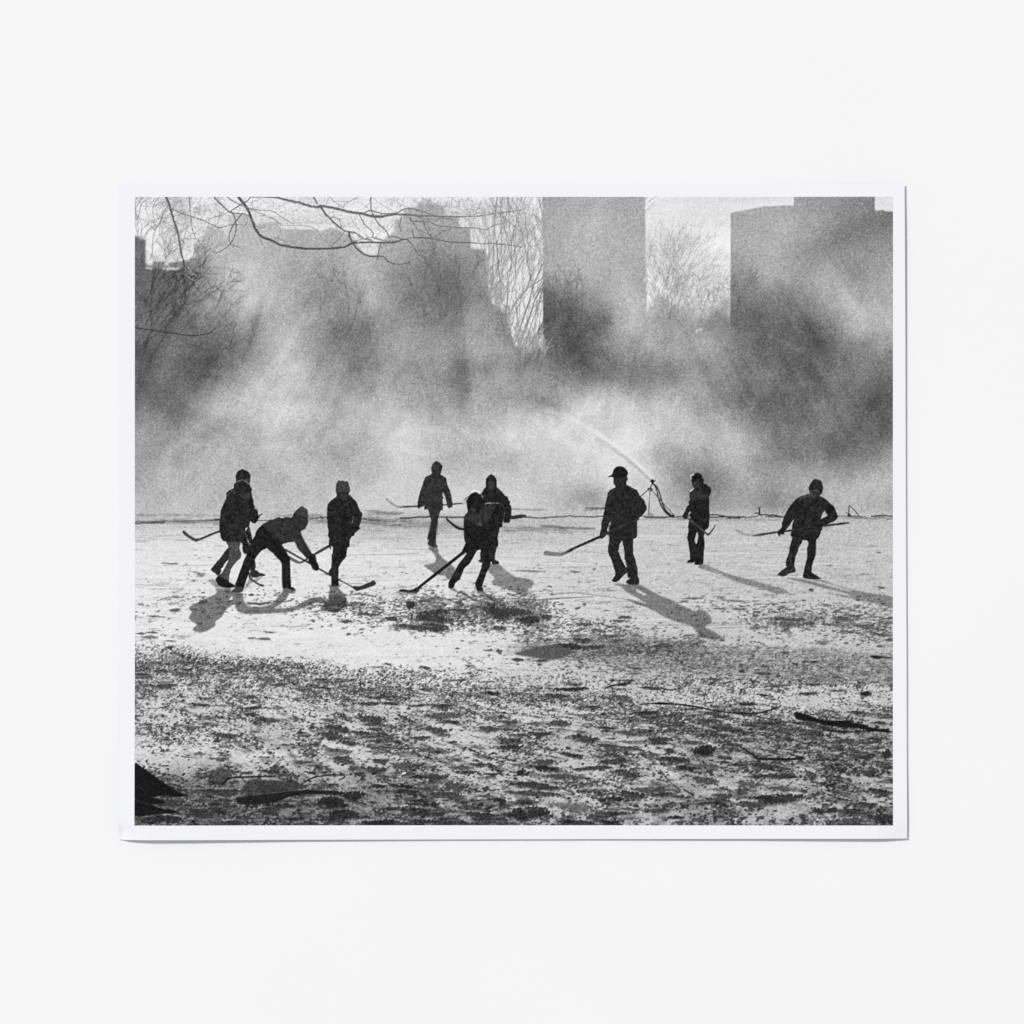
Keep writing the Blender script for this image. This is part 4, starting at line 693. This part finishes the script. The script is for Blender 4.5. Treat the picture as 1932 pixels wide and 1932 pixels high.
# boy with fur-hooded jacket, beside the water cannon
k = stick('stick slung low across the curly-haired boy beside the water cannon, blade curling up')
o = person('curly-haired boy in a hooded jacket just right of the water cannon')
poly(P('L', (1350,163), (1400,185), (1440,230), (1452,270), (1480,320), (1470,402), (1540,410), (1570,455), (1615,470), (1634,530), (1615,640), (1585,665), (1597,760), (1590,900), (1602,1060), (1592,1200), (1587,1310), (1560,1372), (1518,1382), 'M', (960,830), (950,920), (933,990), (940,1100), (952,1220), (942,1400), (925,1600), (912,1830), (890,1902), (780,1928), (640,1922), (612,1880), (655,1815), (560,1862), (400,1872), (383,1850), (395,1800), (490,1740), (470,1680), (465,1500), (430,1270), (410,1150), (388,1060), (405,950), (435,800), (408,720), (430,600), (450,490), (400,432), (345,463), (280,432), (233,350), 'L', (1045,1040), (1100,930), (1108,900), (1160,840), (1138,790), (1170,750), (1163,650), (1183,575), (1250,508), (1280,500), (1240,470), (1213,370), (1192,240), (1250,205), (1290,178)), jac-6, 1, o,
     holes=[P('M', (720,868), (747,1000), (735,1100), (710,1200), (690,1252), (668,1242), (628,1130), (655,1040), (680,940)), P('M', (485,203), (502,240), (462,308), (420,298), (455,240))])
poly(P('L', (1190,600), (1260,530), (1380,570), (1560,620), (1590,720), (1400,740), (1190,770)), 54 + 14*(fbm(XX/4, YY/4, 551, 2)-.5)*2, .8, 0, 1); poly(P('L', (1225,360), (1330,350), (1400,440), (1300,510), (1245,460)), 58, .7, 0, .9)
stroke(P('L', (1195,235), (1250,205)), 1.4, 1, 222, .9, 0, .6); stroke(P('L', (1195,265), (1210,300)), 1.2, 1, 216, .8, 0, .5); stroke(P('L', (1190,560), (1250,512)), 1.4, 1, 222, .9, 0, .5)
poly(P('L', (1142,780), (1165,760), (1172,820), (1150,825)), 84, .7, 0, .5)
poly(P('M', (395,430), (470,428), (620,558), (940,820), (1000,870), (1055,915), (1090,900), (1150,840), (1230,730), (1278,628), (1306,638), (1270,740), (1190,860), (1110,960), (1065,992), (1030,982), (950,900), (600,612), (450,492)), 62, 1, k, rnd=False)
poly(P('M', (408,350), (440,335), (495,415), (460,440), (410,385)), 158, 1, k); stroke(P('M', (520,520), (600,580)), 3, 3, 76, .7); stroke(P('M', (700,650), (930,850)), 2, 2.4, 84, .6)

# rightmost player
k = stick('stick of the rightmost player, held across his thighs with blade to the left')
sh = 150 - 100*sstep(1490, 1530, XX)
poly(P('Q', (268,850), (300,823), (360,828), (450,880), (560,930), (650,955), (780,960), (870,945), (950,928), (1460,860), (1460,906), (1000,987), (900,1002), (780,1002), (600,977), (450,932), (330,882)), sh, 1, k); stroke(P('Q', (330,850), (450,905), (560,945)), 1.6, 1.6, 166, .5)
poly(P('N', (300,1385), (500,1348), (500,1390), (300,1420)), 40, 1, k); poly(P('N', (1180,1262), (1320,1235), (1650,1190), (1780,1184), (1802,1215), (1650,1242), (1170,1298)), 50, 1, k, rnd=False)
o = person('rightmost boy in a dark hat leaning with one elbow out')
poly(P('N', (1010,203), (1080,215), (1150,245), (1185,300), (1200,370), (1197,480), (1180,535), (1135,565), (1130,595), (1200,620), (1300,690), (1370,765), (1450,820), (1490,910), (1525,1010), (1543,1070), (1510,1120), (1450,1170), (1320,1225), (1190,1298), (1190,1360), (1165,1375), (1140,1450), (1110,1530), (1060,1572), (1055,1600), (1045,1700), 'O', (1045,700), (1030,810), (970,980), (938,1160), (970,1210), (1060,1255), (1120,1300), (1172,1325), (1100,1342), (960,1352), (860,1342), (748,1312), (755,1200), (780,1080), (830,890), (840,760), (833,650), (860,580), (855,478), (740,458), (720,530), (660,600), (630,720), (580,820), (560,950), (550,1040), (582,1130), (572,1182), (420,1222), (340,1277), (260,1287), (200,1267), (163,1240), (240,1160), (300,1110), (380,1070), (353,1030), (360,920), (400,820), (430,720), (440,620), (470,520), (500,400), (463,360), 'N', (480,1400), (500,1250), (540,1112), (500,1172), (420,1292), (350,1372), (312,1420), (332,1450), (320,1468), (232,1470), (227,1517), (200,1512), (165,1440), (168,1390), (240,1330), (275,1270), (263,1220), (310,1080), (370,950), (440,830), (570,680), (680,600), (790,573), (868,530), (895,560), (890,470), (868,430), (890,360), (930,290), (970,230)), jac-2, 1, o,
     holes=[P('N', (1235,933), (1290,1020), (1300,1042), (1210,1082), (1160,1112), (1170,1040), (1190,990))])
poly(P('N', (910,470), (1000,440), (1090,450), (1110,560), (1060,620), (970,660), (910,570)), 64 + 30*(fbm(XX/2.5, YY/2.5, 561, 2)-.5)*2, .8, 0, .6); poly(P('N', (640,650), (720,600), (880,560), (900,590), (740,650)), 92, .75, 0, 1)
stroke(P('N', (975,470), (1090,455)), 1, 1, 92, .8); stroke(P('N', (1000,500), (1030,495)), 2, 1.6, 30, .8); stroke(P('N', (990,890), (970,1010), (940,1150), (900,1280)), 1, 1, 60, .6); stroke(P('N', (490,1370), (760,1320), (1050,1285)), 2.6, 2.4, 52, .75)
poly(P('O', (430,730), (510,740), (520,850), (440,850)), 64, .6, 0, 1.2); stroke(P('O', (480,1160), (540,1085)), 1, 1, 110, .8); stroke(P('O', (290,1130), (340,1095)), 1, .8, 190, .8); stroke(P('O', (250,1180), (400,1190), (480,1150)), .8, .8, 74, .7); stroke(P('O', (770,1210), (820,1215)), 1, 1, 70, .7)

# ---- branches hanging into the top of the picture
o_br = thing('hanging_branch', 'dark bare branches hanging into the sky along the top left of the picture')
o_lb = thing('hanging_branch', 'single thin bare branch at the left edge, below the sky')
def br(pts, w0, w1, t, o=None, s=1.0): stroke(pts, w0, w1, t, s, o if o else o_br, wob=.25)
br(P('T1', (345,40), (375,110), (420,260), (465,400), (490,560), (520,680), (520,770)), 4.4, 2.6, 84)
br(P('T1', (530,705), (600,780), (680,825), (750,818)), 1.6, 1.0, 92); br(P('T1', (530,780), (590,850), (640,930), (690,975), (740,950), (790,920), (840,912)), 2.0, 1.2, 88); br(P('T1', (520,735), (470,750), (420,780)), 1.4, 1, 92); br(P('T1', (545,825), (490,850), (470,930), (430,1000)), 1.3, .8, 96)
for q in (((560,720),(600,780),(640,805)), ((535,745),(590,795),(610,800)), ((540,800),(585,840),(625,855))): stroke(P('T1', *q), 1.0, 1.0, 222, .8)
br(P('T1', (390,155), (470,195), (600,240), (740,290), (830,335), (880,345), (960,320), (1085,318)), 2.4, 1.0, 108); br(P('T1', (365,140), (320,210), (290,300), (245,365)), 1.6, 1.2, 112); br(P('T1', (575,45), (590,280), (625,420), (690,510), (735,555)), 1.8, 1.0, 122)
br(P('T1', (280,55), (240,110), (222,180), (235,280), (220,300)), 1.2, .8, 132); br(P('T1', (815,50), (870,110), (970,195), (1060,208), (1110,215), (1160,240)), 3.0, 1.8, 94)
br(P('T1', (1045,45), (1120,140), (1160,220), (1200,330), (1240,400), (1290,440), (1380,475), (1450,510), (1550,530), (1680,548), (1800,550), 'T2', (0,550), (120,545), (240,530), (300,500), (380,490), (500,485)), 5.6, 3.6, 82)
br(P('T2', (500,485), (700,490), (780,465), (830,455), (900,440), (1040,448), (1110,455), (1200,475), (1300,487), (1500,495), (1740,505), (1950,535)), 3.6, 1.2, 86)
br(P('T1', (940,50), (1000,90), (1070,125), (1130,150), (1250,175), (1390,190), (1460,240), (1560,300)), 2.4, 1, 112); br(P('T1', (975,185), (1060,130), (1130,90), (1165,50)), 2.0, 2.2, 96); br(P('T1', (960,195), (880,225), (735,270)), 1.4, 1, 112); br(P('T1', (765,265), (755,330), (735,370)), 1, .8, 126)
br(P('T1', (975,185), (1010,240), (1020,290), (1025,380), (995,460), (970,500)), 1.8, 1.6, 86); br(P('T1', (1080,220), (1020,290), (965,390), (960,480), (970,505), (900,560), (835,588), (795,570)), 2.0, 1.1, 84); br(P('T1', (970,505), (1060,535)), 1.3, .9, 88); br(P('T1', (985,510), (1005,550)), 1, .8, 96)
br(P('T1', (1130,240), (1135,290), (1090,345)), 1.2, .8, 112); br(P('T1', (1240,400), (1270,480), (1300,530)), 1.3, .8, 112); br(P('T1', (1380,470), (1430,445), (1490,475), (1610,482)), 1.3, .9, 116); br(P('T1', (1180,270), (1240,340), (1310,345)), 1.2, .8, 120)
br(P('T1', (1160,165), (1290,220), (1400,270), (1480,320), (1640,325), (1780,350), (1870,460), (1932,495)), 1.4, 1.0, 128)
br(P('T1', (1170,45), (1390,50), (1500,75), (1640,105), (1750,140), (1830,146), 'T2', (0,137), (100,150), (200,170), (260,190), (400,210), (510,235), (600,240)), 4.2, 5.4, 104)
br(P('T2', (600,240), (700,220), (830,222), (960,230), (1100,235), (1300,240), (1500,235), (1650,215), (1950,172)), 4.4, 1.1, 106)
br(P('T1', (1770,45), (1810,110)), 3.4, 2.8, 112); br(P('T1', (1850,155), (1900,230), 'T2', (60,220), (150,310), (230,370), (280,385), (340,395), (420,450), (500,465)), 4.2, 2, 98); br(P('T2', (280,385), (295,450), (330,510), (380,570), (470,620), (560,620), (620,630), (660,670), (720,695), (790,698), (870,680)), 3.8, 1.4, 82)
br(P('T2', (490,45), (497,180), (530,250), (570,310), (640,380), (665,440)), 2.4, 2.2, 106); br(P('T2', (430,205), (460,185), (520,185), (600,210), (740,205), (780,180), (840,160), (900,165), (1000,190), (1100,228), (1200,240)), 2.4, 1.8, 108)
br(P('T2', (790,240), (770,320), (785,390)), 2.2, 1.1, 112); br(P('T2', (870,250), (890,280), (1010,290), (1060,290), (1120,320), (1220,335), (1350,345), (1500,350), (1610,368), (1640,340), (1800,295)), 2.4, 1, 108); br(P('T2', (930,230), (1000,262), (1100,268), (1180,255), (1350,268)), 2, 1.2, 116)
br(P('T2', (380,220), (430,310), (510,390), (515,440), (590,465), (640,470)), 2, 1.4, 108); br(P('T2', (890,280), (950,360), (1060,415), (1080,450)), 1.6, 1.2, 104); br(P('T2', (1005,295), (1020,350), (1070,420)), 1.6, 1, 104); br(P('T2', (1110,435), (1160,395), (1230,365), (1275,355)), 1.6, .8, 96)
br(P('T2', (845,460), (890,510), (920,560), (960,610), (1010,620)), 2, 1.2, 86); stroke(P('T2', (1000,620), (1060,600)), 1.2, 1.2, 206, .8); br(P('T2', (1080,455), (1085,540), (1105,610)), 1.4, .8, 108); br(P('T2', (590,500), (570,560), (560,620), (540,690)), 1.6, 1, 92); br(P('T2', (665,440), (720,432), (780,450), (830,455)), 2, 1.6, 92)
br(P('T2', (105,250), (140,245), (190,275), (205,340), (235,375)), 1.6, 1.4, 112); br(P('T2', (125,540), (130,510), (220,410), (240,370)), 1.4, 1, 104); br(P('T2', (890,370), (905,435)), 1.8, 2, 92); br(P('T2', (300,490), (400,460), (520,440), (620,470)), 1.6, 1, 104); br(P('T2', (570,320), (620,350), (600,370)), 1.4, .8, 112); br(P('T2', (660,480), (700,470), (800,500)), 1.4, .8, 104); br(P('T2', (350,575), (375,555)), 1.4, 1, 92); br(P('T2', (600,490), (650,520)), 1.2, .8, 104); br(P('T2', (920,550), (960,575)), 1, .8, 112); br(P('T2', (850,690), (870,660)), 1, .8, 92)
br(P('T2', (60,130), (90,50), (140,95), (220,150), (240,110), (280,95), (380,45)), 1.2, 1, 130); br(P('T2', (130,95), (280,92)), 1, 1, 140); br(P('T2', (510,60), (640,150), (760,200)), .9, .9, 150); br(P('T2', (300,230), (330,310), (390,380)), .9, .9, 146)
stroke(P('T2', (820,452), (900,440)), 1.0, 1.0, 216, .8); stroke(P('T1', (1440,490), (1462,505)), 1.2, 1.2, 226, .8)
r9 = np.random.default_rng(90)
for (x0, y0, x1, y1, n) in [(480,398,640,460,110), (640,398,900,490,170), (275,398,460,520,110), (850,396,1010,440,60)]:        # thin side twigs
    for i in range(n):
        x, y = r9.uniform(x0, x1), r9.uniform(y0, y1); a = r9.uniform(0, 6.28); l = r9.uniform(10, 34); c = r9.normal(0, .5)
        stroke([(x, y), (x+math.cos(a)*l*.5, y+math.sin(a)*l*.5), (x+math.cos(a+c)*l, y+math.sin(a+c)*l)], 1.0, .6, 138, .55)
br(P('T1', (40,1308), (200,1335), (400,1362), (520,1380), (640,1388), (720,1375), (780,1360), (830,1310)), 2.4, 1.4, 54, o_lb); br(P('T1', (50,1305), (95,1275)), 1.2, .8, 66, o_lb); br(P('T1', (600,1290), (700,1335), (770,1362)), 1, 1.2, 84, o_lb, .8); br(P('T1', (830,1310), (880,1270)), 1, .8, 84, o_lb, .8)
stroke(P('T1', (440,1490), (600,1500), (700,1520), (790,1528), (880,1518), (960,1485), (1050,1440), (1120,1410)), 1.6, 1.0, 82, .85)
for q in (((960,1485),(1000,1400),(1020,1385)), ((700,1520),(650,1490),(560,1470)), ((290,1300),(360,1200),(440,1110),(440,1050)), ((360,1200),(430,1130),(540,1130),(560,1180)), ((440,1050),(520,980),(600,900)), ((440,1110),(520,1090),(560,1010)), ((50,1250),(130,1180),(210,1150)), ((150,1290),(210,1160),(300,1020)), ((420,860),(340,960),(290,1070),(200,1240)), ((500,800),(460,900),(400,1000))):
    stroke(P('T1', *q), 1.8, 1.0, 74, .6, 0, .4)

# ---- printing: a touch of edge sharpening, then film grain
IMG += 0.34*(IMG - blur(IMG, 1.6))
STEP = 1.5
NX, NY = int(PW/STEP), int(PH/STEP)                 # cells
vx = np.minimum(np.arange(NX+1)*PW/NX, PW-1.001); vy = np.minimum(np.arange(NY+1)*PH/NY, PH-1.001)
sx = np.clip(vx-0.5, 0, PW-1.001); sy = np.clip(vy-0.5, 0, PH-1.001)
ix, iy = sx.astype(int), sy.astype(int); fx, fy = (sx-ix)[None, :], (sy-iy)[:, None]
T = (IMG[iy][:, ix]*(1-fx) + IMG[iy][:, ix+1]*fx)*(1-fy) + (IMG[iy+1][:, ix]*(1-fx) + IMG[iy+1][:, ix+1]*fx)*fy
grain = blur(rng.normal(0, 1, T.shape).astype(np.float32), 0.45); grain /= grain.std()
amp = np.interp(T, [0, 30, 70, 120, 180, 215, 235, 255], [4, 6.5, 11, 14, 13, 9, 5, 2])
T = np.clip(T + grain*amp, 14, 250)

# ------------------------------------------------------------------ Blender
sc = bpy.context.scene
C = sc.collection
def new_mat(name):
    m = bpy.data.materials.new(name); m.use_nodes = True
    return m, m.node_tree.nodes, m.node_tree.links
SURF = 0.80; SHOWN = 0.913                          # the surface's own colour and the linear tone it renders at
mat_print, N, Lk = new_mat('printed_ink')
b = N['Principled BSDF']; b.inputs['Roughness'].default_value = 0.7; b.inputs['Specular IOR Level'].default_value = 0.0
at = N.new('ShaderNodeAttribute'); at.attribute_name = 'ink_tone'
Lk.new(at.outputs['Color'], b.inputs['Base Color'])
mat_paper, N, Lk = new_mat('white_photo_paper')
b = N['Principled BSDF']; b.inputs['Roughness'].default_value = 0.6; b.inputs['Specular IOR Level'].default_value = 0.0
nz = N.new('ShaderNodeTexNoise'); nz.inputs['Scale'].default_value = 60; nz.inputs['Detail'].default_value = 3
rp = N.new('ShaderNodeValToRGB'); rp.color_ramp.elements[0].color = (0.765, 0.768, 0.815, 1); rp.color_ramp.elements[1].color = (0.785, 0.788, 0.832, 1)
tc = N.new('ShaderNodeTexCoord'); Lk.new(tc.outputs['Object'], nz.inputs['Vector']); Lk.new(nz.outputs['Fac'], rp.inputs['Fac']); Lk.new(rp.outputs['Color'], b.inputs['Base Color'])
mat_surf, N, Lk = new_mat('matt_white_board')
b = N['Principled BSDF']; b.inputs['Roughness'].default_value = 0.8; b.inputs['Specular IOR Level'].default_value = 0.0
nz = N.new('ShaderNodeTexNoise'); nz.inputs['Scale'].default_value = 9; nz.inputs['Detail'].default_value = 4
rp = N.new('ShaderNodeValToRGB'); rp.color_ramp.elements[0].color = (0.79, 0.79, 0.79, 1); rp.color_ramp.elements[1].color = (0.81, 0.81, 0.81, 1)
tc = N.new('ShaderNodeTexCoord'); Lk.new(tc.outputs['Object'], nz.inputs['Vector']); Lk.new(nz.outputs['Fac'], rp.inputs['Fac']); Lk.new(rp.outputs['Color'], b.inputs['Base Color'])

# how far the curling sheet stands off the surface, expressed as the length of the shadow it throws (px)
def lift(x, y):
    x = np.asarray(x, float); y = np.asarray(y, float)
    hb = np.interp(x, [236, 300, 380, 600, 900, 1200, 1500, 1660, 1755, 1790, 1816], [6.6, 7.7, 7.4, 4.6, 3.2, 3.2, 4.6, 6.2, 7.0, 5.6, 4.6])
    drop = np.interp(x, [236, 247, 252, 264, 282, 300, 330, 1765, 1790, 1806, 1816], [6.4, 4.6, 2.8, 1.3, .4, .1, 0, 0, .6, .9, .8])*(1-sstep(0, 34, 1678-y))
    hr = np.interp(y, [366, 400, 480, 700, 960, 1200, 1500, 1660, 1682], [4.2, 4.4, 5.2, 4.2, 3.2, 3.2, 3.4, 3.8, 3.8])
    edge_b = 1-sstep(0, 330, 1678-y); edge_r = 1-sstep(0, 330, 1811-x)
    base_ = 1.2 + 0*x
    h = base_ + (hb-base_)*edge_b
    return np.maximum(h + (hr-h)*edge_r*(1-edge_b*0.999) - drop, 0.3)
KEY_EL = math.radians(42)
ZS = PX*math.sqrt(2)*math.tan(KEY_EL)               # shadow px -> height
def height(x, y): return lift(x, y)*ZS + 0.00012

def link(o, parent=None):
    C.objects.link(o)
    if parent is not None: o.parent = parent
    return o
print_root = link(bpy.data.objects.new('photo_print', None)); print_root.empty_display_size = 0.05
print_root['label'] = 'white-bordered black-and-white photo print of boys playing ice hockey in steam, lying on the white surface'
print_root['category'] = 'photo print'

# paper sheet: slightly uneven outline, real thickness, corners and lower edge curling up
def sheet_xy(u, v):
    tl, tr, brr, bl = (238.2, 368.0), (1808.4, 368.2), (1813.4, 1676.4), (239.2, 1679.0)
    x = (tl[0]*(1-u)+tr[0]*u)*(1-v) + (bl[0]*(1-u)+brr[0]*u)*v
    y = (tl[1]*(1-u)+tr[1]*u)*(1-v) + (bl[1]*(1-u)+brr[1]*u)*v
    x = x + np.where(u > .5, np.interp(v, [0, .25, .5, .75, 1], [0, .4, .4, .6, 0])*(u-.5)*2, 0)
    y = y + np.interp(u, [0, .04, .5, 1], [0, .6, .4, 0])*v
    return x, y
nu, nv = 420, 180
uu = np.concatenate([np.linspace(0, .06, 60, endpoint=False), np.linspace(.06, .94, nu-120, endpoint=False), np.linspace(.94, 1, 61)])
vv = np.linspace(0, 1, nv+1); nu = len(uu)-1
Ug, Vg = np.meshgrid(uu, vv); sxp, syp = sheet_xy(Ug, Vg); hz = height(sxp, syp)
top = np.stack([wx(sxp), wy(syp), hz], -1).reshape(-1, 3); botm = top.copy(); botm[:, 2] -= 0.0001
idx = np.arange((nu+1)*(nv+1)).reshape(nv+1, nu+1); off = idx.size
q = np.stack([idx[1:, :-1], idx[1:, 1:], idx[:-1, 1:], idx[:-1, :-1]], -1).reshape(-1, 4)
qb = q[:, ::-1] + off
ring = np.concatenate([idx[0, :-1], idx[:-1, -1], idx[-1, ::-1][:-1], idx[::-1, 0][:-1]]); nxt = np.roll(ring, -1)
qs = np.stack([ring, nxt, nxt+off, ring+off], -1) + 2*off
def quad_mesh(name, co, faces, mat, parent, smooth=True):
    me = bpy.data.meshes.new(name); n = len(faces)
    me.vertices.add(len(co)); me.vertices.foreach_set('co', np.ascontiguousarray(co, np.float32).ravel())
    me.loops.add(n*4); me.loops.foreach_set('vertex_index', np.ascontiguousarray(faces, np.int32).ravel())
    me.polygons.add(n); me.polygons.foreach_set('loop_start', np.arange(0, n*4, 4, dtype=np.int32)); 
    me.update(calc_edges=True)
    if smooth: me.polygons.foreach_set('use_smooth', np.ones(n, bool))
    me.materials.append(mat)
    return link(bpy.data.objects.new(name, me), parent)
paper = quad_mesh('paper_sheet', np.vstack([top, botm, top, botm]), np.vstack([q, qb, qs]), mat_paper, print_root)
fl = np.ones(len(q)*2+len(qs), bool); fl[2*len(q):] = False; paper.data.polygons.foreach_set('use_smooth', fl)
paper['label'] = 'white glossy paper sheet with a narrow plain border, lower corners curling up'

# printed picture, cut along the outlines of what it shows
gxv, gyv = np.meshgrid(X0 + np.arange(NX+1)*PW/NX, Y0 + np.arange(NY+1)*PH/NY)
co = np.stack([wx(gxv), wy(gyv), height(gxv, gyv) + 0.00003], -1).reshape(-1, 3).astype(np.float32)
lin = T/255.0; lin = np.where(lin <= 0.04045, lin/12.92, ((lin+0.055)/1.055)**2.4)
ink = (lin*SURF/SHOWN).ravel().astype(np.float32)
ci = np.clip(((np.arange(NX)+.5)*PW/NX).astype(int), 0, PW-1); cj = np.clip(((np.arange(NY)+.5)*PH/NY).astype(int), 0, PH-1)
cid = OID[cj][:, ci].ravel()
gi = np.arange((NX+1)*(NY+1)).reshape(NY+1, NX+1)
cells = np.stack([gi[1:, :-1], gi[1:, 1:], gi[:-1, 1:], gi[:-1, :-1]], -1).reshape(-1, 4)
def ink_mesh(name, sel, parent):
    f = cells[sel]; used, inv = np.unique(f, return_inverse=True)
    o = quad_mesh(name, co[used], inv.reshape(-1, 4), mat_print, parent, False)
    a = o.data.color_attributes.new('ink_tone', 'FLOAT_COLOR', 'POINT')
    t = ink[used]; a.data.foreach_set('color', np.stack([t, t, t, np.ones_like(t)], -1).ravel())
    return o
picture = ink_mesh('printed_picture', cid == 0, print_root)
picture['label'] = 'black-and-white picture of hockey players on snowy ground before drifting steam'
for i, (name, label, group) in enumerate(THINGS, 1):
    sel = cid == i
    if sel.sum() < 12: continue
    o = ink_mesh(name, sel, picture); o['label'] = label
    if group: o['group'] = group

# the white surface it lies on
S = 3.0
tb = quad_mesh('white_surface', np.array([(-S, -S, 0), (S, -S, 0), (S, S, 0), (-S, S, 0)]), np.array([[0, 1, 2, 3]]), mat_surf, None)
tb['kind'] = 'structure'; tb['label'] = 'plain matt white surface under the print'; 

# ------------------------------------------------------------------ light and camera
w = bpy.data.worlds.new('World'); sc.world = w; w.use_nodes = True
bg = w.node_tree.nodes['Background']; bg.inputs['Color'].default_value = (1, 1, 1, 1)
FILL = 0.46; bg.inputs['Strength'].default_value = 1.006*SHOWN/SURF*FILL
DIST = 40.0
ld = bpy.data.lights.new('studio_softbox', 'AREA'); ld.shape = 'SQUARE'; ld.size = 3.0
ld.color = (1.0, 1.0, 1.0)
irr = 1.012*SHOWN/SURF*(1-FILL)*math.pi                   # irradiance wanted on the table
ld.energy = irr*math.pi*DIST**2/math.sin(KEY_EL)
lo = link(bpy.data.objects.new('studio_softbox', ld))
d = math.cos(KEY_EL)*DIST/math.sqrt(2); lo.location = (-d, d, math.sin(KEY_EL)*DIST)
from mathutils import Vector
lo.rotation_euler = (-Vector(lo.location)).to_track_quat('-Z', 'Y').to_euler()

cam = bpy.data.cameras.new('camera'); cam.sensor_width = 36; cam.lens = 36/(2048*PX)*1.2; cam.clip_start = 0.01; cam.clip_end = 100
cob = link(bpy.data.objects.new('camera', cam)); cob.location = (0, 0, 1.2); cob.rotation_euler = (0, 0, 0)
sc.camera = cob
sc.view_settings.view_transform = 'Standard'; sc.view_settings.look = 'None'; sc.view_settings.exposure = 0; sc.view_settings.gamma = 1; sc.view_settings.use_curve_mapping = False
